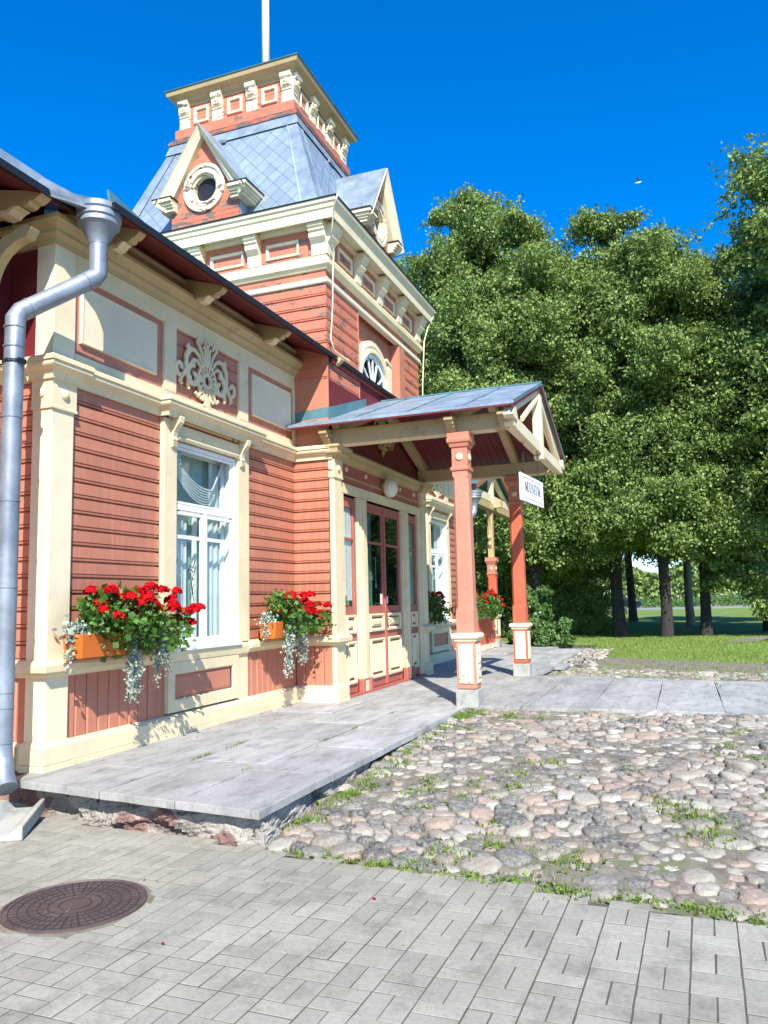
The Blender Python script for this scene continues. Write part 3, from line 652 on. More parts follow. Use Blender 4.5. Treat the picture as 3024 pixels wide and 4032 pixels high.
# eave brackets
def eave_bracket(x,yw,yt,knee=False,w=.10,mat='cream_old_shade'):
    L=yw-yt
    q=L/.55; poly=[(d_*q,z_) for d_,z_ in ((0,4.86),(.2,4.85),(.24,4.825),(.29,4.83),(.33,4.865),(.37,4.88),(.40,4.862),(.435,4.868),(.455,4.895),(.49,4.895),(.525,4.92),(.55,4.945),(.54,4.965))]+[(0,5.14)]
    b=MB(TF(yw)).prism(poly,x-w/2,x+w/2).build('eave_bracket',mat,SB,bev=.004)
    MB(TF(yw)).prism([(d_*q,z_) for d_,z_ in ((.18,4.845),(.24,4.812),(.295,4.818),(.335,4.855),(.375,4.87),(.33,4.885),(.28,4.86),(.22,4.868))],x-w/2-.012,x+w/2+.012).build('scroll_end','cream',b,bev=.003)
    if knee:
        pts=[]; n=14
        outer=[(.03+.62*math.sin(R(90*i/n))**1.0*1.0,4.72-.62*(1-math.cos(R(90*i/n)))*0-0) for i in range(n+1)]
        arc_o=[(.50-.40*math.cos(R(90*i/n)),4.20+.46*math.sin(R(90*i/n))) for i in range(n+1)]
        arc_i=[(.62-.40*math.cos(R(90*i/n)),4.14+.44*math.sin(R(90*i/n))) for i in range(n+1)]
        poly=[(0,3.86),(.04,3.80),(.10,3.84),(.14,3.92),(.11,3.96),(.16,4.0),(.13,4.05),(.20,4.10)]+arc_i+[(.66,4.66),(.62,4.70),(.58,4.72)]+[(0,4.72),(0,4.55),(.06,4.66)]
        poly=[(0,3.86),(.04,3.80),(.10,3.84),(.14,3.92),(.11,3.96),(.16,4.0),(.13,4.05),(.20,4.12)]+arc_i+[(.68,4.66),(.60,4.70)]+arc_o[::-1][1:]+[(0,4.15)]
        MB(TF(yw)).prism(poly,x-.05,x+.05).build('knee_brace','cream_old_shade',b,bev=.004)
        MB(TF(yw)).box(x-.06,x+.06,0,.05,3.8,4.8).build('wall_strut','cream_old_shade',b)
    return b
for x in (5.95,7.42,9.0,10.40): eave_bracket(x,W-.02 if x<10.2 else PF+.25,4.64 if x<10.2 else 4.50)
eave_bracket(5.05,5.75,4.62+.33,True,.12)
for x in (15.3,16.8,18.3,19.6): eave_bracket(x,W-.02,4.64)
# ---- window
def window(x0,x1,cx0,cx1,detail=True,zt=3.2):
    """frame opening x0..x1, casing boards cx0..cx1"""
    wn=MB(F_).frame(x0,x1,.93,zt,[(0,-.03),(0,.02),(.045,.02),(.045,-.03)],False).build('window','white',SB,bev=.003)
    g=MB(F_); g.box(x0+.045,x1-.045,-.025,.012,2.44,2.50); mx=(x0+x1)/2-.02
    g.box(mx-.03,mx+.03,-.025,.010,.97,2.44)
    for a,b in ((x0+.05,mx-.032),(mx+.032,x1-.05)):
        g.frame(a,b,.98,2.42,[(0,-.02),(0,.003),(.03,.003),(.035,-.02)],False); g.box(a+.03,b-.03,-.02,.0,2.12,2.16)
    g.frame(x0+.05,x1-.05,2.51,zt-.05,[(0,-.02),(0,.003),(.025,.003),(.03,-.02)],False); g.build('window_sash','white',wn,bev=.002)
    MB(F_).box(x0-.02,x1+.03,.0,.10,.885,.925).build('window_sill','white',wn,bev=.006)
    MB(F_).quad((x0+.03,-.017,.96),(x1-.03,-.017,.96),(x1-.03,-.017,zt-.03),(x0+.03,-.017,zt-.03)).build('window_pane','glass',wn)
    g=MB(F_)                                             # inner sash set further in
    g.frame(x0+.04,x1-.04,.95,zt-.03,[(0,-.15),(0,-.12),(.05,-.12),(.05,-.15)],False); g.box(x0+.08,x1-.08,-.15,-.12,2.44,2.50); g.box(mx-.03,mx+.03,-.15,-.12,.97,2.44)
    g.box(x0-.0,x0+.02,-.30,-.03,.93,zt); g.box(x1-.02,x1,-.30,-.03,.93,zt); g.box(x0,x1,-.30,-.03,.90,.93); g.box(x0,x1,-.3,-.03,zt,zt+.03)
    g.build('inner_sash','white',wn)
    def cur(a,b,z0,z1,dd,mat,amp=.02,fr=26):
        c=MB(F_); n=int((b-a)*60)
        for i in range(n+1):
            uu=a+(b-a)*i/n; q=dd+amp*math.sin(uu*fr*2)+.4*amp*math.sin(uu*fr*5.3+1)
            c.v+= [F_((uu,q,z0)),F_((uu,q+.004,z1))]
        c.f=[(2*i,2*i+2,2*i+3,2*i+1) for i in range(n)]; c.build('curtain',mat,wn,recalc=False,smooth=True)
    cur(x1-.46,x1-.03,.95,2.46,-.17,'curtain',.012); cur(x0+.14,mx-.10,.95,2.46,-.18,'curtain',.012); cur(x0+.03,x1-.03,.95,2.5,-.24,'curtain_green',.012,15); cur(x1-.30,x1-.03,2.46,zt-.03,-.17,'curtain',.012); cur(x0+.03,x1-.03,2.44,zt-.02,-.27,'curtain_sheer',.010,9)
    if detail:
        # gauze swag tied in the upper corner
        sw=MB(F_); n=24
        for k in range(7):
            pts=[]
            for i in range(n+1):
                t_=i/n; uu=x0+.16+(x1-x0-.26)*t_; z=zt-.17-(1.15*t_*(1.25-t_))*.62*(1+.06*k)+.05*max(0,t_-.7)*9*(.0)+max(0,t_-.72)*1.35
                pts.append(F_((uu,-.07-.008*k,z-.012*k)))
            sw.tube(pts,.009,5,T=lambda p:p)
        sw.build('gauze_swag','curtain',wn,smooth=True)
        bl=MB(F_)
        for k in range(60):
            a=rnd(0,6.28); q=rnd(0,.085); bl.tube([(x0+.17+q*math.cos(a),-.075+rnd(-.02,.02),zt-.17+q*math.sin(a)),(x0+.17+q*1.3*math.cos(a+.6),-.07+rnd(-.03,.02),zt-.17+q*1.3*math.sin(a+.6))],.014,5)
        bl.build('gauze_rosette','curtain',wn,smooth=True)
        MB(F_).box(x1-.66,x1-.60,-.014,-.012,1.0,1.13).build('window_sticker','notice',wn)
        sc_=MB(F_)
        for uo in (x0+.12,mx-.16): sc_.ribbon(spiral(uo,1.75,.05,.015,0,330,12),.008,-.085,-.075); sc_.ribbon([(uo-.05,1.76),(uo+.0,1.84),(uo+.05,1.80),(uo+.1,1.9)],.008,-.085,-.075); sc_.ribbon([(uo+.05,1.70),(uo+.02,1.62),(uo+.06,1.5)],.006,-.085,-.075)
        sc_.build('iron_scroll','black',wn)
    # casings, header, hood panel and brackets
    
    for a_,b_ in ((cx0,x0),(x1,cx1)): MB(F_).box(a_,b_,0,.06,.92,3.42).build('window_casing','cream',SB,bev=.004)
    g=MB(F_); g.box(x0,x1,0,.055,zt+.03,3.40); g.prism([(.055,zt+.0),(.085,zt+.01),(.095,zt+.035),(.075,zt+.05),(.055,zt+.055)],x0,x1); g.build('window_header','cream',SB,bev=.002)
    MB(F_).box(x0,x1,.055,.075,3.385,3.50).build('hood_panel','red_dark_shade',SB)
    MB(F_).frame(x0+.10,x1-.16,3.40,3.475,[(0,.075),(.02,.095),(.03,.095)]).frame(x1-.13,x1-.03,3.40,3.475,[(0,.075),(.02,.095),(.03,.095)]).build('relief_strip','cream_old_shade',SB)
    for xc in (x0-.075,x1+.075):
        pl=[(.06,3.10),(.08,3.10),(.10,3.125),(.08,3.135),(.10,3.155),(.08,3.165),(.10,3.19),(.085,3.22),(.10,3.27),(.135,3.33),(.175,3.37),(.185,3.43),(.17,3.46),(.06,3.46)]
        MB(F_).prism(pl,xc-.042,xc+.042).build('hood_bracket','cream',SB,bev=.004)
    # apron panel below
    g=MB(F_); g.frame(cx0+.11,x1+.02,.245,.772,[(0,.0),(0,.055),(.12,.055),(.135,.035)],False); g.box(x1+.02,cx1,0,.03,.22,.775); g.build('apron_frame','cream',SB,bev=.003)
    MB(F_).frame(cx0+.245,x1-.115,.38,.637,[(0,.0),(0,.02),(.04,.03),(.045,.03)]).box(cx0+.2,x1-.1,-.02,.006,.3,.72).build('apron_panel','red',SB)
window(7.22,8.50,6.99,8.77)
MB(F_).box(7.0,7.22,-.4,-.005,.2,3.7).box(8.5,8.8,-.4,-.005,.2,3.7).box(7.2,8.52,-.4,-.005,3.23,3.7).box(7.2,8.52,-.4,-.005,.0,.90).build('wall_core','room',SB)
window(16.62,17.88,16.40,18.12,False)
frieze(14.45,19.75,[(14.45,14.6),(16.35,16.6),(17.95,18.2),(19.6,19.75)])
MB(F_).box(14.45,19.75,-.03,0,3.58,5.2).build('frieze_wall','red',SB)
infill(14.75,16.25,3.86,4.43); infill(18.35,19.5,3.86,4.43)
ornament(TF(W),17.27,4.03,.93,'cream')
pilaster(19.75,20.02,5.16,5.4,left=False); MB().box(19.75,20.02,5.165,5.4,3.6,4.74).build('corner_pilaster','cream_lite',SB)
MB().box(19.72,19.75,5.2,9,-.1,4.95).build('inner_wall','red',SB)
# ---- pavilion front with the entrance
P_=TF(PF)
def jogwall(): 
    g=MB(); g.box(10.15,10.19,4.62,5.2,3.62,5.03); g.box(14.41,14.45,4.62,5.2,3.62,5.03); g.box(10.15,14.45,4.63,4.67,3.6,5.0)
    g.build('pavilion_wall','red_dark_shade' ,SB)  # shaded copy of the wall red under the porch roof
jogwall()
MB(TX(10.15)).box(4.62,5.2,0,.012,3.64,5.02).build('pavilion_wall','red',SB)
pilaster(10.15,10.42,4.56,4.64); pilaster(14.18,14.45,4.56,4.64,left=False)
for x0,x1 in ((10.15,10.42),(14.18,14.45)): MB().sweep([(x0,4.64),(x0,4.56),(x1,4.56),(x1,4.64)],[(0,3.43),(.03,3.44),(.05,3.47),(.10,3.50),(.11,3.56),(.13,3.58),(.13,3.615),(0,3.63)]).build('pilaster_capital','cream_old_shade',SB)
MB(P_).prism([(0,3.43),(.03,3.43),(.04,3.47),(.09,3.50),(.10,3.56),(.13,3.58),(.13,3.61),(0,3.63)],10.55,14.05).build('entrance_cornice','cream_old_shade',SB)
g=MB(P_); g.box(10.42,14.18,0,.012,3.12,3.44); g.build('entrance_frieze','red_door',SB)
MB(P_).box(10.42,14.18,.012,.03,3.225,3.25).build('entrance_bead','cream_old_shade',SB)
for x in (10.72,11.50,13.13,13.90): MB().lathe([(.04,0),(.04,.01),(.03,.022),(.001,.028)],(x,.012,3.36),16,'d',P_).build('round_boss','cream',SB)
g=MB(P_); g.box(10.42,14.18,0,.045,2.98,3.13)
for a,b in ((11.10,11.46),(13.12,13.48)):
    g.box(a,b,-.02,.04,.22,2.98); g.box(a+.06,b-.06,.04,.06,.22,2.97); g.box(a+.11,b-.11,.06,.072,.22,2.96)
g.box(10.42,10.55,-.02,.04,.0,2.98); g.box(14.03,14.18,-.02,.04,0,2.98); g.build('door_frame','cream',SB,bev=.006)
for a,b in ((11.08,11.16),(11.38,11.48),(13.10,13.20),(13.42,13.50)): MB(P_).box(a,b,-.0,.09,-.01,.22).build('frame_foot','red_door',SB,bev=.015)
for a,b in ((11.16,11.38),(13.20,13.42)): MB(P_).box(a,b,0,.05,0,.22).build('frame_foot','cream',SB)
def leaf(x0,x1,name,swing=0,flutes=3):
    m=.085; d0=-.01
    b=MB(P_); zb=.04; zt=2.95
    for (a,c,e,h) in ((x0,x0+m,zb,zt),(x1-m,x1,zb,zt),(x0+m,x1-m,2.80,zt),(x0+m,x1-m,zb,.17),(x0+m,x1-m,.80,.90),(x0+m,x1-m,1.18,1.31),(x0+m,x1-m,2.30,2.34)): b.box(a,c,d0-.04,d0+ (.0 if c-a>m+.001 else .004),e,h)
    b.box(x0+m,x1-m,-.04,-.03,.17,1.2)
    dr=b.build(name,'red_door',SB,bev=.003)
    MB(P_).quad((x0+m-.005,-.027,1.3),(x1-m+.005,-.027,1.3),(x1-m+.005,-.027,2.81),(x0+m-.005,-.027,2.81)).build('door_glass','glassdark' if name=='door' else 'glass',dr)
    xa,xb=x0+m+.004,x1-m-.004
    MB(P_).frame(xa,xb,.905,1.185,[(0,-.005),(0,.022),(.025,.028),(.05,.012),(.052,-.02)],False).frame(xa+.085,xb-.085,.985,1.105,[(0,-.03),(0,-.005),(.035,.018),(.04,.018)]).build('door_panel','cream',dr)
    MB(P_).frame(xa,xb,.175,.795,[(0,-.005),(0,.022),(.025,.028),(.05,.012),(.052,-.02)],False).build('door_panel','cream',dr)
    g=MB(P_); n=flutes; wv=(xb-xa-.13)/n
    for i in range(n):
        a=xa+.065+i*wv; g.prism([(a+.004,-.03),(a+.004,.0),(a+wv*.3,.014),(a+wv*.7,.014),(a+wv-.004,0),(a+wv-.004,-.03)],.27,.71,T=lambda p:P_((p[0],p[1],p[2])),axis=2)
    g.build('fluted_panel','cream',dr)
    return dr
leaf(10.56,11.09,'side_light',flutes=3); d1=leaf(11.49,12.285,'door',flutes=4); d2=leaf(12.30,13.10,'door',flutes=4); leaf(13.49,14.02,'side_light',flutes=3)
g=MB(P_); g.box(12.27,12.31,-.01,.018,.04,2.95); g.build('door_astragal','red_door',d1,bev=.006)
h=MB(P_); h.box(12.32,12.36,-.005,.01,.98,1.22); h.tube([(12.34,.01,1.13),(12.34,.055,1.13),(12.40,.06,1.13),(12.45,.05,1.12)],.009,8); h.tube([(12.34,.02,1.05),(12.34,.04,1.0),(12.35,.03,.96)],.007,6); h.build('door_handle','chain',d2)
MB(P_).box(12.13,12.20,-.022,-.019,1.33,1.50).box(12.03,12.05,-.06,-.058,1.6,2.1).build('paper_notice','notice',d1); MB(P_).box(12.40,12.48,-.022,-.019,1.34,1.46).build('paper_notice','notice',d2)
def drape(a,b,z0,z1,dd,mat,par,amp=.015,fr=30):
    c=MB(); n=max(6,int((b-a)*70))
    for i in range(n+1):
        uu=a+(b-a)*i/n; q=dd+amp*math.sin(uu*fr*2)+.4*amp*math.sin(uu*fr*5.3+1); c.v+=[P_((uu,q,z0)),P_((uu,q,z1))]
    c.f=[(2*i,2*i+2,2*i+3,2*i+1) for i in range(n)]; c.build('curtain',mat,par,recalc=False,smooth=True)
drape(10.62,11.12,1.4,2.8,-.055,'curtain',SB,.008); drape(13.55,14.1,1.3,2.8,-.06,'curtain_green',SB,.008); drape(11.57,11.86,1.3,2.8,-.07,'curtain_green',SB,.008)
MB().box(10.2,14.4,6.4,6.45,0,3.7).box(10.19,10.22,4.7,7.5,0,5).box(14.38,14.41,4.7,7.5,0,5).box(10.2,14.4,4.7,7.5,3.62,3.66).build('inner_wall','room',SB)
MB(P_).box(10.42,14.18,-.5,.085,-.03,.03).build('door_sill','red_door',SB)
ornament(P_,12.25,4.13,.80,'cream_old_shade')
# ---- entrance porch: roof, beams, trusses, posts
PXC=12.25
def porch_z(x): return 4.70-abs(x-PXC)*.355
pr_=MB()
for sg in (-1,1):
    xe=PXC+sg*2.40
    for (y0,y1) in ((1.88,4.63),):
        pr_.add([(PXC,y0,4.72),(xe,y0,4.72-2.4*.355),(xe,y0,4.755-2.4*.355),(PXC,y0,4.755),(PXC,y1,4.72),(xe,y1,4.72-2.4*.355),(xe,y1,4.755-2.4*.355),(PXC,y1,4.755)],[(0,1,2,3),(4,5,6,7),(0,1,5,4),(1,2,6,5),(2,3,7,6)])
    xi=PXC+sg*2.1
    a,b=sorted((xe,xi)); z=lambda x:4.72-abs(x-PXC)*.355
    pr_.add([(xe,4.63,z(xe)),(xi,4.63,z(xi)),(xi,4.63,z(xi)+.035),(xe,4.63,z(xe)+.035),(xe,5.19,z(xe)),(xi,5.19,z(xi)),(xi,5.19,z(xi)+.035),(xe,5.19,z(xe)+.035)],[(0,1,2,3),(4,5,6,7),(0,1,5,4),(1,2,6,5),(2,3,7,6),(3,0,4,7)])
PR=pr_.build('porch_roof','roofmetal',SB)
g=MB()
for sg in (-1,1):
    for y in (2.55,3.35,4.12,4.85):
        n=2; xe=PXC+sg*2.40; xi=PXC+sg*(.02 if y<4.6 else 2.12); g.tube([(xe,y+.10,4.757-2.4*.355),(xe-sg*.07,y,4.762-2.33*.355),(xi,y-.04,4.762-abs(xi-PXC)*.355)],.009,6)
    g.tube([(PXC+sg*2.4,1.885,4.757-2.4*.355),(PXC,1.885,4.757)],.012,6)
g.tube([(PXC,1.88,4.765),(PXC,4.6,4.765)],.018,8); g.build('roof_seam','teal',PR)
g=MB()                                                     # flashing upstand against the pavilion wall
g.add([(10.14,5.185,3.98),(10.14,4.63,4.0),(10.125,4.61,4.0),(10.13,4.62,4.19),(10.13,5.185,4.15),(10.06,5.185,3.965),(10.06,4.56,3.97)],[(0,1,3,4),(5,0,1,6)])
g.add([(10.12,4.615,3.985),(11.6,4.615,4.51),(11.6,4.615,4.66),(10.12,4.615,4.18),(10.12,4.53,3.97),(11.6,4.53,4.50)],[(0,1,2,3),(4,5,1,0)]); g.build('roof_flashing','teal',PR,recalc=False)
g=MB()
for sg in (-1,1):                                           # red boarding under the roof
    for k in range(22):
        y0=1.95+k*.122; xe=PXC+sg*2.38; g.add([(PXC,y0,4.705),(xe,y0,4.705-2.38*.355),(xe,y0+.115,4.705-2.38*.355),(PXC,y0+.115,4.705),(PXC,y0,4.69),(xe,y0,4.69-2.38*.355),(xe,y0+.115,4.69-2.38*.355),(PXC,y0+.115,4.69)],[(0,1,2,3),(4,5,6,7),(0,1,5,4),(1,2,6,5),(2,3,7,6),(3,0,4,7)])
g.build('porch_ceiling_boards','red_dark_shade',PR)
g=MB()
for sg in (-1,1):                                           # barge boards and eave board
    xe=PXC+sg*2.41; g.add([(PXC,1.885,4.715),(xe,1.885,4.715-2.41*.355),(xe,1.885,4.672-2.41*.355),(PXC,1.885,4.672),(PXC,1.91,4.715),(xe,1.91,4.715-2.41*.355),(xe,1.91,4.672-2.41*.355),(PXC,1.91,4.672)],[(0,1,2,3),(4,5,6,7),(0,1,5,4),(1,2,6,5),(2,3,7,6),(3,0,4,7)])
    g.box(min(xe,xe-sg*.02),max(xe,xe-sg*.02),1.93,4.62 if sg>0 else 5.15,3.842,3.862)
g.build('barge_board','red_dark_shade',PR)
for xb in (10.22,14.26):
    bm_=MB().box(xb-.09,xb+.09,2.03,4.62,3.62,3.845).build('porch_beam','cream_old_shade',PR,bev=.012)
    MB().box(xb-.075,xb+.075,2.2,4.5,3.605,3.62).build('beam_bead','cream',bm_)
# rafters and truss ties
def seg_board(g,x0,z0,x1,z1,wd,y0,y1):
    d=Vector((x1-x0,z1-z0)); L=d.length; n_=Vector((-d.y,d.x))/L*wd/2
    P4=[(x0+n_.x,z0+n_.y),(x1+n_.x,z1+n_.y),(x1-n_.x,z1-n_.y),(x0-n_.x,z0-n_.y)]
    g.add([(p[0],y0,p[1]) for p in P4]+[(p[0],y1,p[1]) for p in P4],[(0,1,2,3),(4,5,6,7),(0,1,5,4),(1,2,6,5),(2,3,7,6),(3,0,4,7)])
for y0 in (2.68,4.46):
    g=MB()
    for sg in (-1,1): seg_board(g,PXC+sg*2.1,porch_z(PXC+sg*2.1)-.09,PXC,porch_z(PXC)-.09,.16,y0,y0+.12)
    g.build('rafter','cream_old_shade',PR,bev=.006)
g=MB(); yT0,yT1=1.93,2.06
for sg in (-1,1):
    seg_board(g,PXC+sg*2.22,porch_z(PXC+sg*2.22)-.075,PXC+sg*.06,porch_z(PXC)-.085,.13,yT0+.01,yT1-.01)
    seg_board(g,PXC+sg*1.55,3.84,PXC+sg*.10,4.50,.07,yT0-.012,yT0+.03)
TR=g.build('gable_rafter','cream_lite',PR,bev=.006)
g=MB(TF(yT0)); z0=3.60; 
def tie_poly(xa,xb): 
    return [(xa,z0+.06),(xa+.04,z0+.01),(xa+.12,z0+.03),(xa+.18,z0),(xb-.18,z0),(xb-.12,z0+.03),(xb-.04,z0+.01),(xb,z0+.06),(xb-.02,z0+.13),(xb-.10,z0+.20),(xb-.20,z0+.20),(xb-.30,z0+.17),(xa+.30,z0+.17),(xa+.20,z0+.20),(xa+.10,z0+.20),(xa+.02,z0+.13)]
g.prism(tie_poly(10.02,14.48),-.12,.012,axis=1); g.build('truss_tie','cream_lite',TR,bev=.006)
g=MB(TF(yT0)); g.prism([(PXC-.09,3.78),(PXC-.05,3.60),(PXC-.10,3.57),(PXC-.09,3.52),(PXC+.09,3.52),(PXC+.10,3.57),(PXC+.05,3.60),(PXC+.09,3.78),(PXC+.09,4.55),(PXC-.09,4.55)],-.11,.028,axis=1); g.build('king_post','cream_lite',TR,bev=.008)
for xb in (10.04,14.44):                                    # carved cushion on each end of the tie
    MB(TF(yT0)).prism([(xb-.16,3.74),(xb-.07,3.86),(xb-.0,3.875),(xb+.07,3.86),(xb+.16,3.74),(xb+.12,3.70),(xb-.12,3.70)],-.10,.035,axis=1).build('tie_cushion','cream_lite',TR,bev=.006)
for y in (2.06,2.78,4.62):
    for sg in (-1,1):
        T=lambda p,sg=sg:(PXC+sg*(2.03+p[1]),p[0],p[2])
        MB(T).prism([(0,3.66),(.10,3.60),(.15,3.62),(.17,3.66),(.22,3.67),(.22,3.70),(.27,3.71),(.27,3.745),(.32,3.755),(.32,3.80),(0,3.86)],y-.06,y+.06).build('rafter_tail','cream_old_shade',PR,bev=.004)
def post(x,y,zt,h=.115,zb=.0,par=None,name='porch_post',mat='red_post'):
    par=par or PR
    s=MB(); c=.035
    def oct_(h_,z,c_): return [(x-h_+c_,y-h_,z),(x+h_-c_,y-h_,z),(x+h_,y-h_+c_,z),(x+h_,y+h_-c_,z),(x+h_-c_,y+h_,z),(x-h_+c_,y+h_,z),(x-h_,y+h_-c_,z),(x-h_,y-h_+c_,z)]
    rings=[(h*1.02,.93,.002),(h*1.02,1.22,.002),(h*1.0,1.27,c),(h*.92,zt-.62,c*.9),(h*.92,zt-.58,.002),(h*.92,zt-.5,.002)]
    vs=[];
    for a,z,c_ in rings: vs+=oct_(a,z,c_)
    fs=[(i*8+k,i*8+(k+1)%8,i*8+8+(k+1)%8,i*8+8+k) for i in range(len(rings)-1) for k in range(8)]+[tuple(range(8))[::-1],tuple(40+k for k in range(8))]
    P=s.add(vs,fs).build(name,mat,par)
    q=h*.92
    MB().box(x-q,x+q,y-q,y+q,zt-.5,zt).sweep([(x-q,y+q),(x-q,y-q),(x+q,y-q),(x+q,y+q)],[(0,zt-.52),(.018,zt-.51),(.022,zt-.48),(.008,zt-.46),(0,zt-.46)],closed=True).sweep([(x-q,y+q),(x-q,y-q),(x+q,y-q),(x+q,y+q)],[(0,zt-.20),(.02,zt-.19),(.03,zt-.15),(.05,zt-.13),(.055,zt-.09),(.045,zt-.07),(.045,zt),(0,zt)],closed=True).build('post_capital','red',P)
    MB().lathe([(.05,0),(.05,.012),(.04,.022),(.001,.026)],(x,q,zt-.33),16,'d',TF(y)).build('round_boss','cream',P); MB().lathe([(.05,0),(.05,.012),(.04,.022),(.001,.026)],(y,q,zt-.33),16,'d',TX(x)).build('round_boss','cream',P)
    k=h*1.12
    MB().box(x-k,x+k,y-k,y+k,zb+.22,.84).build('post_pedestal',mat,P,bev=.004)
    MB().sweep([(x-k,y+k),(x-k,y-k),(x+k,y-k),(x+k,y+k)],[(0,.82),(.012,.825),(.02,.84),(.02,.855),(.045,.87),(.05,.90),(.04,.925),(0,.935)],closed=True).box(x-k,x+k,y-k,y+k,.86,.93).build('post_rail','cream_lite',P)
    for T,c0 in ((TF(y),x),(TX(x),y)):
        MB(T).frame(c0-k+.035,c0+k-.035,zb+.29,.79,[(0,k),(0,k+.016),(.008,k+.018)]).build('post_panel','cream_peel' if x<12 else 'cream_lite',P)
    e=h*1.3
    MB().box(x-e,x+e,y-e,y+e,zb-.03,zb+.21).build('stone_base','concrete',P,bev=.014)
    return P
post(10.20,2.69,3.605,mat='post_salmon'); post(14.28,2.77,3.605,zb=.01)
# brackets between pavilion wall and beams
# ---- tower
cx,cy=BX; H=2.17
def ring(prof,name,mat,par=None,cap=False,bev=0):
    h0=1.0; return MB().sweep([(cx-h0,cy-h0),(cx+h0,cy-h0),(cx+h0,cy+h0),(cx-h0,cy+h0)],[(a-h0,z) for a,z in prof],closed=True).build(name,mat,par or SB,bev=bev)
TP=[]; z=4.6
while z<6.05:
    TP+=[(H-.035,z),(H-.035,z+.018),(H,z+.020),(H+.002,z+.038),(H-.016,z+.040),(H-.016,z+.048),(H+.002,z+.050),(H,z+.18)]; z+=.182
g=MB()
# tower walls: three plain sides with boards, the front keeps a recess for the arched window
for k in (1,2,3): g.sweep([TK(k,cx,cy)((-H,H,0))[:2],TK(k,cx,cy)((H,H,0))[:2]],[(a-H,z) for a,z in TP],cap=False)
g.sweep([(cx-H,cy-H),(11.36,cy-H)],[(a-H,z) for a,z in TP],cap=False); g.sweep([(13.24,cy-H),(cx+H,cy-H)],[(a-H,z) for a,z in TP],cap=False)
TW=g.build('tower','red_tower',SB,recalc=False)
MB().box(11.34,11.36,4.62,4.80,4.6,6.08).box(13.24,13.26,4.62,4.80,4.6,6.08).box(11.34,13.26,4.78,4.80,4.6,6.08).box(13.26,13.55,4.60,4.64,4.6,6.05).build('window_recess','red',TW)
MB().box(cx-H+.03,cx+H-.03,cy-H+.16,cy+H-.03,5.95,7.1).build('tower_core','red_tower',TW)
# arched window
ac,az=12.30,4.98
def arc(r0,n=28,a0=0,a1=180): return [(ac+r0*math.cos(R(a0+(a1-a0)*i/n)),az+r0*math.sin(R(a0+(a1-a0)*i/n))) for i in range(n+1)]
TA=TF(4.78)
def arch_band(ro,ri,d0,d1,name,mat,par,zb=4.6):
    o=[(ac+ro,zb)]+arc(ro)+[(ac-ro,zb)]; i_=[(ac+ri,zb)]+arc(ri)+[(ac-ri,zb)]; n=len(o); vs=[(p[0],d,p[1]) for d in (d0,d1) for p in o+i_]
    fs=[]
    for k in range(n-1): fs+=[(k,k+1,n+k+1,n+k),(2*n+k,2*n+k+1,3*n+k+1,3*n+k),(k,k+1,2*n+k+1,2*n+k),(n+k,n+k+1,3*n+k+1,3*n+k)]
    return MB(TA).add(vs,fs).build(name,mat,par)
AW=arch_band(.85,.66,0,.06,'arched_window','cream_lite',TW); arch_band(.79,.75,.06,.075,'arch_moulding','cream_lite',AW); arch_band(.715,.64,.0,.085,'arch_moulding','cream_lite',AW); arch_band(.635,.55,-.02,.03,'arch_sash','white',AW)
MB(TA).box(ac-.87,ac-.70,0,.055,4.6,5.62).build('arch_casing','cream_lite',AW); MB(TA).box(ac+.70,ac+.87,0,.055,4.6,5.62).prism([(ac+.80,5.62),(ac+.88,5.62),(ac+.62,5.72),(ac+.56,5.66)],.0,.07,axis=1).build('arch_casing','cream_lite',AW)
g=MB(TA)
for a in (35,68,90,112,145): g.ribbon([(ac,az),(ac+.58*math.cos(R(a)),az+.58*math.sin(R(a)))],.035,.010,.03)
g.box(ac-.58,ac+.58,.010,.03,4.93,4.98); g.build('arch_muntin','white',AW)
MB(TA).add([(p[0],.014,p[1]) for p in [(ac+.6,4.6)]+arc(.6)+[(ac-.6,4.6)]],[tuple(range(31))]).build('arch_pane','glassdark',AW)
MB(TA).prism([(ac+.6,4.6)]+arc(.62)+[(ac-.6,4.6)],.002,.008,axis=1).build('window_back','black',AW)
ring([(H-.05,6.06),(H+.03,6.06),(H+.04,6.075),(H+.04,6.135),(H+.01,6.15),(H-.05,6.15)],'tower_band','cream_lite',TW)
ring([(H-.25,6.15),(H,6.151),(H,6.27),(H-.25,6.27)],'tower_band_board','red_tower',TW)
ring([(H-.2,6.26),(H+.03,6.27),(H+.05,6.30),(H+.085,6.33),(H+.09,6.40),(H+.05,6.43),(H+.03,6.49),(H-.2,6.49)],'tower_ledge','cream',TW)
ring([(H-.1,6.92),(H+.04,6.92),(H+.06,6.97),(H+.06,7.0),(H+.22,7.0),(H+.22,6.93),(H+.24,6.93),(H+.25,7.06),(H+.27,7.08),(H+.29,7.14),(H+.31,7.15),(H+.315,7.20),(H-.1,7.20)],'tower_cornice','cream_lite',TW)
ring([(H-.4,7.20),(H+.33,7.20),(H+.335,7.215),(H-.10,7.27),(H-.4,7.30)],'cornice_flashing','black',TW)
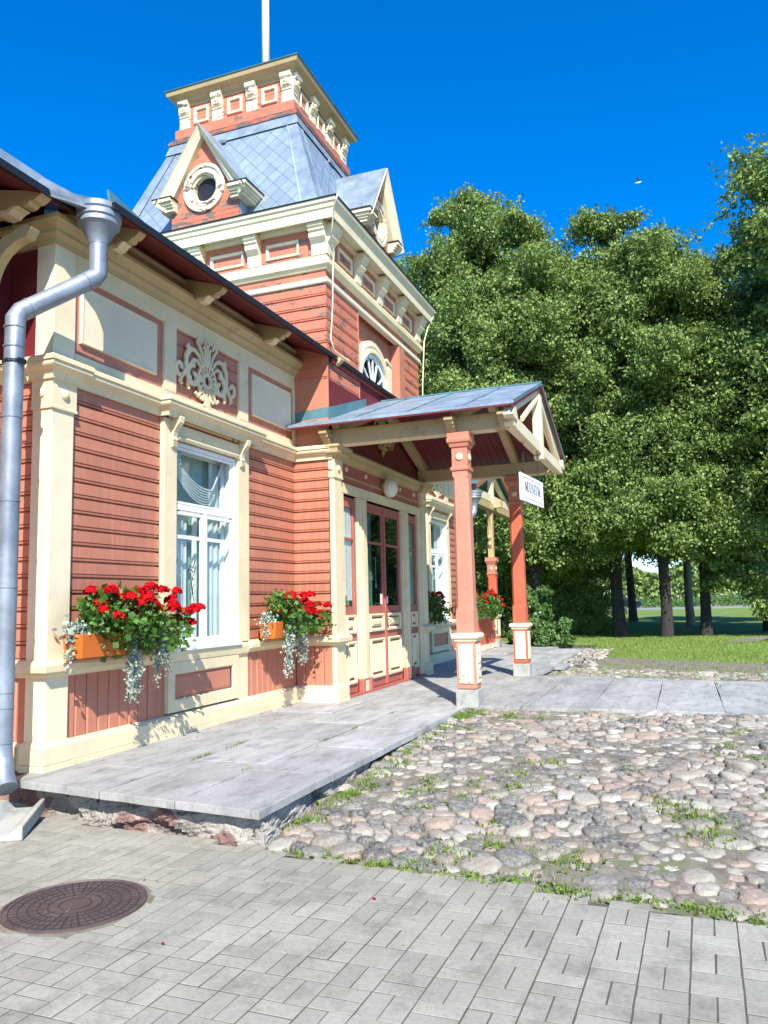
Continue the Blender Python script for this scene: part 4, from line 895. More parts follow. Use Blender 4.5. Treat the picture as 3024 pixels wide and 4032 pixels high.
for k in (0,1,3):
    T=TK(k,cx,cy)
    MB(T).box(-H+.0,H-.0,H-.02,H+.004,6.48,6.95).build('tower_frieze','red_tower',TW)
    us=[-1.98,-.99,0,.99,1.98]
    for i,u_ in enumerate(us):
        w_=.125 if i in (0,4) else .11
        pl=[(0,6.49),(.05,6.49),(.06,6.66),(.10,6.71),(.14,6.735),(.14,6.81),(.17,6.83),(.17,6.86),(.20,6.88),(.205,6.955),(0,6.96)]
        a,b=u_-w_,u_+w_
        if i==0: a=-H-.05 if k!=0 else -H-.05; b=a+.26
        if i==4: b=H+.05; a=b-.26
        if i==0 or i==4:
            pl=[(q if q<.055 else q,z_) for q,z_ in pl]
        sh=.0 if k==0 else -.003
        MB(T).prism([(H+q+sh,z_) for q,z_ in pl],a+.002,b-.002).build('tower_bracket','cream_lite',TW,bev=.004)
    for i in range(4):
        a,b=us[i]+.20+(.04 if i==0 else 0),us[i+1]-.20-(.04 if i==3 else 0)
        MB(T).frame(a,b,6.56,6.80,[(0,H),(0,H+.03),(.015,H+.035),(.04,H+.015),(.045,H+.0)],False).build('tower_panel_frame','cream_lite',TW)
# mansard
def mans(z): return 2.055-(z-7.22)*.366
def roofface(g,T,u00,u01,u10,u11,z0,z1,h0,h1):
    o=len(g.v); sl_=math.hypot(h1-h0,z1-z0)
    g.add([(u00,h0,z0),(u01,h0,z0),(u11,h1,z1),(u10,h1,z1)],[(0,1,2,3)],T); g.uv+= [(u00,0),(u01,0),(u11,sl_),(u10,sl_)]
g=MB(); g.uv=[]
for k in range(4):
    T=TK(k,cx,cy); h0,h1=mans(7.20),mans(9.46); roofface(g,T,-h0,h0,-h1,h1,7.20,9.46,h0,h1)
MS=g.build('mansard_roof','shingle',TW)
for k in (0,1,3):
    T=TK(k,cx,cy); e=.006
    for sg in (-1,1):
        g=MB(T); h0,h1=mans(7.2)+e,mans(9.46)+e
        g.quad((sg*h0,h0,7.20),(sg*(h0-.30),h0,7.20),(sg*(h1-.17),h1,9.46),(sg*h1,h1,9.46))
        g.quad((sg*(h0-.28),h0,7.20),(sg*(h0-.31),h0+.012,7.20),(sg*(h1-.18),h1+.012,9.46),(sg*(h1-.16),h1,9.46))
        g.build('hip_flashing','roofmetal',MS,recalc=False)
ring([(mans(9.33)+.02,9.33),(mans(9.33)+.03,9.325),(mans(9.44)+.035,9.45),(1.25,9.53),(1.1,9.54)],'top_flashing','roofmetal',MS)
for k,u_ in ((3,-.15),(0,0.0)): MB(TK(k,cx,cy)).box(u_-.09,u_+.09,mans(9.3),mans(9.3)+.05,9.28,9.34).build('snow_hook','zinc',MS)
ring([(1.0,9.53),(1.27,9.53),(1.28,9.57),(1.25,9.60),(1.26,9.62),(1.21,9.66),(1.0,9.67)],'lantern_sill',paint('grey_weathered_sill',(.55,.16,.09),.2,.52),TW)
LT=ring([(.9,9.65),(1.19,9.65),(1.19,9.84),(1.17,9.86),(1.11,9.86),(1.11,9.97),(1.105,9.975),(1.11,9.98),(1.11,10.10),(1.105,10.105),(1.11,10.11),(1.11,10.36),(.9,10.36)],'lantern','red_tower',TW)
ring([(1.0,10.30),(1.14,10.30),(1.145,10.36),(1.20,10.39),(1.21,10.42),(1.30,10.46),(1.32,10.53),(1.0,10.53)],'lantern_cornice','cream_old_shade',TW)
ring([(0.0,10.60),(1.0,10.56),(1.335,10.535),(1.34,10.55),(1.0,10.575),(0,10.62)],'lantern_roof','teal',TW)
for k in (0,1,3):
    T=TK(k,cx,cy); us=[-1.03,-.345,.345,1.03]
    for i,u_ in enumerate(us):
        w_=.105; a,b=u_-w_,u_+w_; sh=0 if k==0 else -.003
        MB(T).prism([(1.11+q+sh,z_) for q,z_ in [(0,9.86),(.035,9.86),(.035,10.08),(.055,10.09),(.055,10.10),(.035,10.12),(.06,10.15),(.075,10.22),(.075,10.28),(.11,10.30),(.115,10.37),(0,10.37)]],a,b).build('lantern_pilaster','cream_peel',TW,bev=.003)
        MB(T).lathe([(.04,0),(.04,.012),(.025,.025),(.001,.028)],(u_,1.185+sh,10.235),12,'d').build('round_boss','cream_lite',TW); MB(T).box(u_-.06,u_+.06,1.165,1.20,10.165,10.18).build('small_ledge','cream_lite',TW)
    for i in range(3):
        c0=(us[i]+us[i+1])/2
        MB(T).frame(c0-.15,c0+.15,9.93,10.23,[(0,1.11),(0,1.145),(.012,1.15),(.045,1.14),(.05,1.11)],False).build('lantern_frame','cream_lite',TW,bev=.002)
# dormers with round windows
def dormer(k,uc):
    T=TK(k,cx,cy); D=H+.02
    zb,zs,za=7.20,7.80,8.80
    # tympanum wall with round opening: polygon ring between outline and circle
    out=[(uc-.62,zb),(uc+.62,zb),(uc+.62,zs),(uc,za),(uc-.62,zs)]
    cz=7.97; n=48; r0=.36
    def outl(a):
        dx,dz=math.cos(a),math.sin(a); best=9
        for i in range(5):
            x1,z1=out[i]; x2,z2=out[(i+1)%5]; ex,ez=x2-x1,z2-z1; den=dx*ez-dz*ex
            if abs(den)<1e-9: continue
            t_=((x1-uc)*ez-(z1-cz)*ex)/den; s_=((x1-uc)*dz-(z1-cz)*dx)/den
            if t_>0 and -1e-6<=s_<=1+1e-6: best=min(best,t_)
        return (uc+dx*best,cz+dz*best)
    angs=sorted([2*math.pi*i/n for i in range(n)]+[math.atan2(p[1]-cz,p[0]-uc)%(2*math.pi) for p in out])
    vs=[];N=len(angs)
    for a in angs: vs.append((uc+r0*math.cos(a),D,cz+r0*math.sin(a))); q=outl(a); vs.append((q[0],D,q[1]))
    dm=MB(T).add(vs,[(2*i,2*i+1,(2*i+3)%(2*N),(2*i+2)%(2*N)) for i in range(N)]).build('dormer','red_tower',TW,recalc=False)
    # horizontal boards on the lower part
    g=MB(T)
    for i in range(5): g.box(uc-.62,uc+.62,D-.02,D+.012,7.20+i*.085,7.28+i*.085)
    g.build('dormer_boards',paint('flaking_dormer_boards',(.58,.16,.08),.2,.50) if 'flaking_dormer_boards' not in bpy.data.materials else bpy.data.materials['flaking_dormer_boards'],dm)
    rf_=[(.21,-.10),(.21,.0),(.25,.0),(.25,.045),(.30,.045),(.305,.03),(.345,.03),(.35,.055),(.40,.05),(.405,.0),(.21,-.10)]
    g=MB(T); m=len(rf_); n2=40
    for i in range(n2):
        a=2*math.pi*i/n2
        for r_,h in rf_: g.v.append(T((uc+r_*.95*math.cos(a),D+h,cz+r_*math.sin(a))))
    g.f=[(i*m+q,((i+1)%n2)*m+q,((i+1)%n2)*m+q+1,i*m+q+1) for i in range(n2) for q in range(m-1)]
    g.build('round_window','cream_peel',dm)
    MB(T).lathe([(.30,-.11),(.30,-.08)],(uc,D,cz),24,'d').build('dark_opening','black',dm)
    # raking cornice
    slope=math.atan2(za-zs,.62)
    for sg in (-1,1):
        pr=[(.0,.0),(.0,.10),(.03,.115),(.06,.14),(.10,.15),(.13,.17),(.165,.20),(.175,.22),(.175,-.02)]
        p0=(uc+sg*.74,7.70); p1=(uc,za+.06); dx=(p1[0]-p0[0]); dz=(p1[1]-p0[1]); L=math.hypot(dx,dz); nx,nz=-dz/L*(-sg)*-1,dx/L*(-sg)*-1
        nx=sg*abs(dz)/L; nz=abs(dx)/L
        vs=[]
        for e,(px_,pz_) in enumerate((p0,p1)):
            for o_,h in pr:
                if e==1: vs.append((uc, D+h*1.0, pz_-.04+o_/nz*1.0*(.43)))      # mitred at the apex
                else: vs.append((px_+nx*(o_-.10),D+h,pz_+nz*(o_-.10)))
        m=len(pr); MB(T).add(vs,[(q,q+1,m+q+1,m+q) for q in range(m-1)]+[tuple(range(m)),tuple(range(m,2*m))]).build('raking_cornice','cream_lite',dm)
        # cornice return
        g=MB(T); a,b=sorted((uc+sg*.66,uc+sg*.98)); 
        for i,(zz,zt_,o_) in enumerate(((7.66,7.71,.10),(7.71,7.745,.13),(7.745,7.79,.16),(7.79,7.845,.20))):
            aa,bb=(uc+sg*.52,uc+sg*(.66+o_*.95)); aa,bb=sorted((aa,bb)); g.box(aa,bb,D-.45,D+o_,zz,zt_-.001)
        g.build('cornice_return','cream_lite',dm)
        MB(T).box(min(uc+sg*.5,uc+sg*.87),max(uc+sg*.5,uc+sg*.87),D-.5,D+.21,7.845,7.86).build('return_cap','black',dm)
    # metal roof of the dormer running back into the mansard
    ax=za+.15; ev=.80
    hb=lambda z:mans(z)-.03
    for sg in (-1,1):
        a=(uc,D+.20,ax); b=(uc+sg*ev,D+.20,7.78); c=(uc+sg*ev,hb(7.78),7.78); d=(uc,hb(8.95)-.0,ax)
        g=MB(T); g.quad(a,b,c,d); th=.02
        g.quad(*[(p[0]+sg*.015,p[1],p[2]+.015) for p in (a,b,c,d)]); g.quad(a,b,(b[0]+sg*.015,b[1],b[2]+.015),(a[0]+sg*.015,a[1],a[2]+.015)); g.build('dormer_roof','roofmetal',dm,recalc=False)
        g=MB(T); g.quad((uc+sg*.625,D,7.2),(uc+sg*.625,D,7.80),(uc+sg*.625,hb(7.8),7.80),(uc+sg*.625,hb(7.2),7.2)); g.build('dormer_cheek','roofmetal',dm,recalc=False)
    return dm
dormer(3,.10); dormer(0,0)
# lightning cable on the tower corner
g=MB(); xw,yw=cx-H-.012,cy-H-.015
g.tube([(9.66,4.21,7.12),(9.68,4.25,7.02),(9.78,4.33,6.97),(9.80,4.36,6.75),(9.95,4.46,6.62),(10.16,4.50,6.52),(10.15,4.52,6.3),(10.2,4.56,5.7),(10.16,4.58,5.2),(10.25,4.56,5.05),(10.45,4.55,5.03),(10.7,4.53,5.03),(10.72,4.52,4.98)],.012,6)
g.build('lightning_cable','cream_lite',TW,smooth=True)
g=MB(); g.tube([(14.75,4.36,7.1),(14.6,4.45,6.8),(14.5,4.5,6.5),(14.5,4.56,5.6),(14.5,4.58,4.9)],.013,6); g.build('lightning_cable','cream_lite',TW,smooth=True)
# ---- downpipes
def pipe(pts,rad,fun,name='downpipe',shoe=True,n=20):
    g=MB(); P=g.tube(pts,rad,n).build(name,'zinc',SB,smooth=True)
    for p_ in P.data.polygons: p_.use_smooth=len(p_.vertices)==4
    x,y,z=fun; s=rad/.08*1.12
    F2=MB().lathe([(rad+.003,-.01),(rad+.003,.0),(.10*s,.06*s),(.145*s,.135*s),(.165*s,.15*s),(.165*s,.17*s),(.16*s,.19*s),(.175*s,.20*s),(.175*s,.235*s),(.168*s,.245*s),(.18*s,.26*s),(.18*s,.30*s),(.165*s,.30*s),(.10*s,.15*s),(rad-.01,.02)],(x,y,z),28).build('funnel','zinc',P,smooth=True)
    for o_ in (F2,P):
        md=o_.modifiers.new('es','EDGE_SPLIT'); md.split_angle=R(25)
    return P
q=[(5.50,4.78,4.70),(5.50,4.78,4.42)]
e1=(5.50,4.78,4.37); e2=(4.90,5.09,3.87)
pts=[(5.50,4.78,4.72),(5.50,4.78,4.372),(5.478,4.792,4.337),(4.915,5.082,3.862),(4.885,5.098,3.81),(4.88,5.10,3.0),(4.88,5.10,1.0),(4.88,5.10,.30),(4.875,5.09,.20),(4.84,5.03,.08),(4.80,4.96,.0)]
DP=pipe(pts,.081,(5.50,4.78,4.66))
for t0_ in (.12,.88): a_=Vector((5.478,4.792,4.337)); b_=Vector((4.915,5.082,3.862)); p_=a_+(b_-a_)*t0_; MB().tube([p_,p_+(b_-a_).normalized()*.014],.0865,20).build('pipe_collar','zinc',DP)
for z in (3.72,3.55,2.95,2.25,1.55,.72,.60,.33): MB().lathe([(.083,-.006),(.0865,-.006),(.0865,.006),(.083,.006)],(4.88,5.10,z),20).build('pipe_collar','zinc',DP)
g=MB(); g.lathe([(.083,-.012),(.09,-.012),(.09,.012),(.083,.012)],(4.88,5.10,3.42),20); g.tube([(4.88,5.17,3.42),(4.9,5.75,3.42)],.008,6); g.box(4.84,4.92,5.0,5.02,3.40,3.44); g.build('pipe_bracket','chain',DP)
P2=pipe([(19.35,4.82,3.80),(19.35,4.82,3.62),(19.32,4.84,3.56),(19.0,4.98,3.30),(18.95,5.0,3.2),(18.95,5.0,.2)],.085,(19.35,4.82,3.76),shoe=False)
# ---- right hand veranda
VZ=4.36; vy=5.25; vx=23.1
g=MB()
for sg in (-1,1):
    xe=vx+sg*3.15; g.add([(vx,vy-.25,5.36),(xe,vy-.25,5.36-3.15*.34),(xe,9,5.36-3.15*.34),(vx,9,5.36),(vx,vy-.25,5.40),(xe,vy-.25,5.40-3.15*.34),(xe,9,5.40-3.15*.34),(vx,9,5.40)],[(0,1,2,3),(4,5,6,7),(0,1,5,4),(1,2,6,5),(2,3,7,6),(3,0,4,7)])
VR=g.build('veranda_roof','teal',SB)
g=MB()
for sg in (-1,1): seg_board(g,vx+sg*3.15,5.32-3.15*.34,vx,5.32,.10,vy-.26,vy-.22)
g.build('barge_board','red_door',VR)
g=MB()
for sg in (-1,1): seg_board(g,vx+sg*2.95,5.20-2.95*.34,vx,5.20,.14,vy-.08,vy+.04); seg_board(g,vx+sg*2.0,4.48,vx+sg*.1,5.08,.09,vy-.1,vy-.05)
g.box(vx-.13,vx+.13,vy-.1,vy+.03,4.2,5.1); g.box(vx-2.95,vx+2.95,vy-.09,vy+.05,VZ-.10,VZ+.12); g.build('veranda_truss','cream_lite',VR,bev=.006)
g=MB(); g.box(19.8,26.1,vy-.12,vy+.12,4.02,4.22); g.box(vx-.1,vx+.1,vy-.35,vy+.1,4.1,4.3); g.build('veranda_beam','cream_old_shade',VR)
VP=post(23.05,5.26,2.62,.13,.02,VR,'veranda_post')
MB().box(22.97,23.13,5.18,5.34,2.60,4.05).build('upper_post','cream_old_shade',VP)
for sg in (-1,1):
    T=lambda p,sg=sg:(23.05+sg*p[1],5.26+p[0],p[2])
    ar=[(.12+.42*(1-math.cos(R(90*i/10))),3.45+.55*math.sin(R(90*i/10))) for i in range(11)]; ai=[(.06+.42*(1-math.cos(R(90*i/10))),3.52+.55*math.sin(R(90*i/10))) for i in range(11)]
    MB(T).prism([(.05,2.95),(.10,2.90),(.16,3.0),(.12,3.1),(.18,3.2),(.12,3.3)]+ar+ai[::-1],-.04,.04).build('veranda_brace','cream_old_shade',VP)
g=MB(); g.box(20.0,23.0,5.22,5.30,.12,.84); vboards([(20.0,5.21),(22.95,5.21)],.14,.84,'red_post','veranda_boards'); MB().box(19.9,22.95,5.16,5.36,.85,.93).box(20,22.93,5.17,5.35,0,.14).build('veranda_rail','cream_lite',VR)
vboards([(22.98,5.22),(22.99,5.21)],.14,.3,'red_post','veranda_boards')
MB().box(20.0,26.0,7.0,7.1,0,4.2).build('inner_wall','red_dark_shade',SB)

# ================================================================= THINGS ON AND ROUND THE BUILDING
# wall lamp
lp=thing('wall_lamp','round opal glass wall lamp above the double entrance doors','lamp',(12.28,4.62,3.30))
L0=MB(P_).lathe([(.09,.012),(.09,.05),(.07,.06),(.07,.012)],(12.28,0,3.28),20,'d').build('lamp_mount','cream_old_shade',lp)
MB(P_).lathe([(.11,.055),(.14,.075),(.16,.11),(.165,.15),(.15,.20),(.11,.24),(.06,.262),(.001,.268)],(12.28,0,3.27),24,'d').build('lamp_globe','opal',lp,smooth=True)
# hanging sign
SL=Vector((10.86,2.03)); SRt=Vector((12.09,1.925)); sdir=(SRt-SL).normalized(); sn=Vector((sdir.y,-sdir.x)); SW=(SRt-SL).length; SZ0,SZ1=2.74,3.13
TS=lambda p:(SL.x+sdir.x*p[0]+sn.x*p[1],SL.y+sdir.y*p[0]+sn.y*p[1],p[2])
hsn=thing('hanging_sign','white MUUSEUM sign hanging on two dark chains under the porch gable','sign',(SL.x+.6,1.98,SZ0))
bd=MB(TS).box(0,SW,-.014,.014,SZ0,SZ1).build('sign_board','signwhite',hsn,bev=.002)
MB(TS).frame(.09,SW-.09,SZ0+.045,SZ1-.045,[(0,.0145),(0,.016),(.006,.016),(.006,.0145)],False).build('border_line','black',bd)
def letters(word,u0,u1,z0,z1,d0=.0145,d1=.017):
    g=MB(TS); n=len(word); wl=(u1-u0)/n; h=z1-z0
    for i,c in enumerate(word):
        a=u0+i*wl+wl*.08; b=u0+(i+1)*wl-wl*.08; W_=b-a; th=W_*.20; ln=W_*.07
        V=lambda x,t_,za=z0,zb=z1: g.box(x-t_/2,x+t_/2,d0,d1,za,zb)
        S=lambda x,z,w_: g.box(x-w_/2,x+w_/2,d0,d1+.0004,z-h*.02,z+h*.02)
        if c=='M':
            V(a+ln,ln); V(b-th/2,th); g.ribbon([(a+ln,z1),((a+b)/2,z0+h*.05)],[th,th*.8],d0,d1+.0002); g.ribbon([(b-th/2,z1),((a+b)/2,z0+h*.05)],[ln,ln],d0,d1+.0003); S(a+ln,z0,W_*.3); S(b-th/2,z0,W_*.4); S(a,z1,W_*.25); S(b,z1,W_*.25)
        elif c=='U':
            V(a+th/2+ln,th,z0+h*.18); V(b-ln*1.5,ln,z0+h*.18); g.ribbon([(a+th/2+ln,z0+h*.2),(a+th*.9+ln,z0+h*.07),((a+b)/2,z0+h*.02),(b-ln*3,z0+h*.08),(b-ln*1.5,z0+h*.2)],[th,th*.8,ln*1.3,ln,ln],d0,d1+.0002); S(a+th/2+ln,z1,W_*.48); S(b-ln*1.5,z1,W_*.34)
        elif c=='E':
            V(a+th,th); S(a+th,z0,W_*.4); S(a+th,z1,W_*.4)
            for z in (z0,z1): g.box(a+th,b-ln,d0,d1+.0002,z-h*.02,z+h*.02); g.box(b-ln*1.8,b-ln*.6,d0,d1+.0003,*(sorted((z,z+(h*.2 if z==z0 else -h*.2)))))
            g.box(a+th,b-W_*.3,d0,d1+.0002,(z0+z1)/2-h*.02,(z0+z1)/2+h*.02); g.box(b-W_*.35,b-W_*.28,d0,d1+.0003,(z0+z1)/2-h*.1,(z0+z1)/2+h*.1)
        elif c=='S':
            P=[(.86,.74),(.80,.93),(.5,1.0),(.2,.9),(.15,.74),(.3,.6),(.55,.5),(.8,.36),(.85,.22),(.72,.07),(.45,.0),(.18,.06),(.12,.26)]; g.ribbon([(a+x*W_,z0+y*h) for x,y in P],[ln*1.2,ln,ln,ln*2,th*.8,th*1.1,th*1.3,th*1.1,th*.8,ln*2,ln,ln,ln*1.2],d0,d1+.0002)
        elif c=='.': g.box(a,a+th*.9,d0,d1,z0,z0+h*.09)
    return g
letters('MUUSEUM',.20,1.03,SZ0+.15,SZ0+.285).box(1.045,1.065,.0145,.017,SZ0+.15,SZ0+.165).build('lettering','black',bd)
letters('MUSEUM',.46,.78,SZ0+.085,SZ0+.125).build('small_lettering','grey_ink',bd)
for uo in (.22,1.04):
    g=MB(); p=Vector(TS((uo,0,SZ1))); N=11; zt=3.60
    for i in range(N):
        z0_=p.z+.01+(zt-p.z-.01)*i/N; z1_=p.z+.01+(zt-p.z-.01)*(i+1)/N+.012; hz=(z1_-z0_)/2; zc_=(z0_+z1_)/2; ang=0 if i%2 else 1.57
        pts=[(p.x+.014*math.cos(ang)*math.cos(t_),p.y+.014*math.sin(ang)*math.cos(t_),zc_+hz*math.sin(t_)) for t_ in [2*math.pi*k/10 for k in range(11)]]
        g.tube(pts,.0042,5,cap=False)
    g.build('chain','chain',hsn,smooth=True)
# flagpole on the tower
fp=thing('flagpole','tall white painted wooden flagpole standing on top of the tower','flagpole',(12.3,6.8,10.6))
MB().tube([(12.3,6.8,10.58),(12.3,6.8,13.0),(12.3,6.8,17.5)],[.078,.072,.045],14).build('pole','cream_lite',fp,smooth=True)
MB().tube([(12.3,6.8,10.56),(12.3,6.8,10.68)],[.12,.10],14).build('pole_collar','roofmetal',fp)
# manhole cover
mx,my=3.585,3.19
mh=thing('manhole_cover','round rusty brown cast iron manhole cover in the grey paving','manhole cover',(mx,my,-.24))
g=MB(); g.lathe([(.0,-.24),(.375,-.24),(.375,-.228),(.363,-.226),(.36,-.233),(.001,-.233)],(mx,my,0),56)
gr=MB()
for rr in (.085,.14,.19,.24,.29,.335):
    gr.lathe([(rr-.003,-.234),(rr-.0015,-.229),(rr+.0015,-.229),(rr+.003,-.234)],(mx,my,0),56)
for a in range(0,360,15):
    r0=.125 if a%30 else .17
    d=Vector((math.cos(R(a)),math.sin(R(a)),0)); gr.tube([Vector((mx,my,-.2325))+d*r0,Vector((mx,my,-.2325))+d*.35],.0042,4)
for a in range(8,360,15):
    d=Vector((math.cos(R(a)),math.sin(R(a)),0)); gr.tube([Vector((mx,my,-.2325))+d*.215,Vector((mx,my,-.2325))+d*.335],.003,4)
g.build('iron_lid','iron',mh)
gr.build('iron_grooves',flat('dark_groove_lines',(.03,.022,.02),.9),mh)  # dark lines laid over the lid
g=MB()
def glyph(ch,ang):
    c,s_=math.cos(ang),math.sin(ang); px_,py_=mx+.10*c,my+.10*s_
    st={'H':[((-1,-1),(-1,1)),((1,-1),(1,1)),((-1,0),(1,0))],'N':[((-1,-1),(-1,1)),((1,-1),(1,1)),((-1,-1),(1,1))],'C':[((1,1),(-1,.6)),((-1,.6),(-1,-.6)),((-1,-.6),(1,-1))],'L':[((-1,1),(-1,-1)),((-1,-1),(1,-1))],'I':[((0,-1),(0,1))],'M':[((-1,-1),(-1,1)),((-1,1),(0,0)),((0,0),(1,1)),((1,1),(1,-1))],'3':[((-1,1),(1,.5)),((1,.5),(-.2,0)),((-.2,0),(1,-.5)),((1,-.5),(-1,-1))]}[ch]
    for (a,b) in st:
        A_=Vector((px_+(-s_*a[0]*-1*.009)+c*a[1]*.014,py_+(c*a[0]*-1*.009)+s_*a[1]*.014,-.231)); B_=Vector((px_+(-s_*b[0]*-1*.009)+c*b[1]*.014,py_+(c*b[0]*-1*.009)+s_*b[1]*.014,-.231)); g.tube([A_,B_],.0025,4)
for ch,a in zip('HNNCL',(40,20,0,-20,-40)): glyph(ch,R(a))
for ch,a in zip('CM3',(160,180,200)): glyph(ch,R(a))
g.build('cast_letters','iron',mh)
g=MB(); g.lathe([(.378,-.25),(.335,-.236),(.40,-.240),(.435,-.24225),(.435,-.26)],(mx,my,0),40); struct(g.build('moss_ring','soil'))
# splash block under the downpipe
T=Matrix.Translation((4.62,4.72,0))@Matrix.Rotation(R(-62),4,'Z')
TB=lambda p:tuple(T@Vector(p))
sb=MB(TB); Lb=.62
sec=[(-.17,-.24),(.17,-.24),(.17,-.14),(.14,-.14),(.07,-.20),(-.07,-.20),(-.14,-.14),(-.17,-.14)]
n=len(sec); vs=[(x*k,y,z+dz) for (y,k,dz) in ((-.31,1.05,0),(.31,.9,.05)) for x,z in sec]
sb.add(vs,[tuple(range(n)),tuple(range(n,2*n))]+[(i,(i+1)%n,n+(i+1)%n,n+i) for i in range(n)])
tag(sb.build('splash_block','concrete',bev=.01),'mossy concrete splash trough on the paving below the grey downpipe','drain block')
# gull
gl=thing('seagull','white gull gliding in the blue sky with one dark wing raised','bird')
bp_=Vector((45.3,.9,25.0)); gl.location=bp_; ROOTLOC[gl.name]=bp_.copy()
fx=Vector((.36,-.93,.1)).normalized(); up_=Vector((0,0,1)); 
g=MB(); g.tube([bp_-fx*.33,bp_-fx*.22,bp_-fx*.05+up_*-.02,bp_+fx*.12,bp_+fx*.24+up_*.05,bp_+fx*.31+up_*.07,bp_+fx*.36+up_*.06],[.02,.045,.085,.075,.045,.045,.008],10); g.build('body','skin_white',gl,smooth=True)
def wing(sx,name):
    o=bp_+up_*.03; side=Vector((-.93*sx,-.36*sx,0)); g=MB()
    pr=[(0,0,.10,.12),(.22,.24,.10,.10),(.34,.45,.04,.13),(.42,.80,-.14,.02)]
    pts=[]
    for lat,upw,f0,f1 in pr:
        base=o+side*lat*.45+up_*upw*.75; pts.append((base+fx*(f0),base-fx*(f1)))
    vs=[]
    for a,b in pts: vs+=[tuple(a),tuple(b),tuple(a-side*.012-up_*.012),tuple(b-side*.012-up_*.012)]
    fs=[]
    for i in range(3): k=4*i; fs+=[(k,k+1,k+5,k+4),(k+2,k+6,k+7,k+3),(k,k+4,k+6,k+2),(k+1,k+3,k+7,k+5)]
    fs+=[(0,2,3,1),(12,13,15,14)]
    g.add(vs,fs).build(name,'skin_dark',gl)
gl.scale=(.55,)*3; wing(1,'wing'); wing(.15,'wing')
tl=bp_-fx*.30; MB().add([tuple(tl),tuple(tl-fx*.16+Vector((.06,.02,0))),tuple(tl-fx*.16-Vector((.06,.02,0))),tuple(tl-up_*.02)],[(0,1,2),(0,2,3),(0,3,1),(1,3,2)]).build('tail','skin_white',gl)
# toy truck behind the side light pane
ty=thing('toy_truck','small teal and red toy truck on the sill of the left side light','toy',(10.72,4.75,1.32))
g=MB(P_); g.box(10.68,10.86,-.10,-.035,1.345,1.39); g.box(10.68,10.75,-.10,-.035,1.39,1.45); g.build('truck_body','toyteal',ty,bev=.005)
MB(P_).box(10.66,10.78,-.11,-.03,1.455,1.472).build('truck_roof','clay',ty); 
for xx in (10.71,10.82): MB(P_).lathe([(.022,-.105),(.022,-.03)],(xx,0,1.34),12,'d').build('wheel','clay',ty)
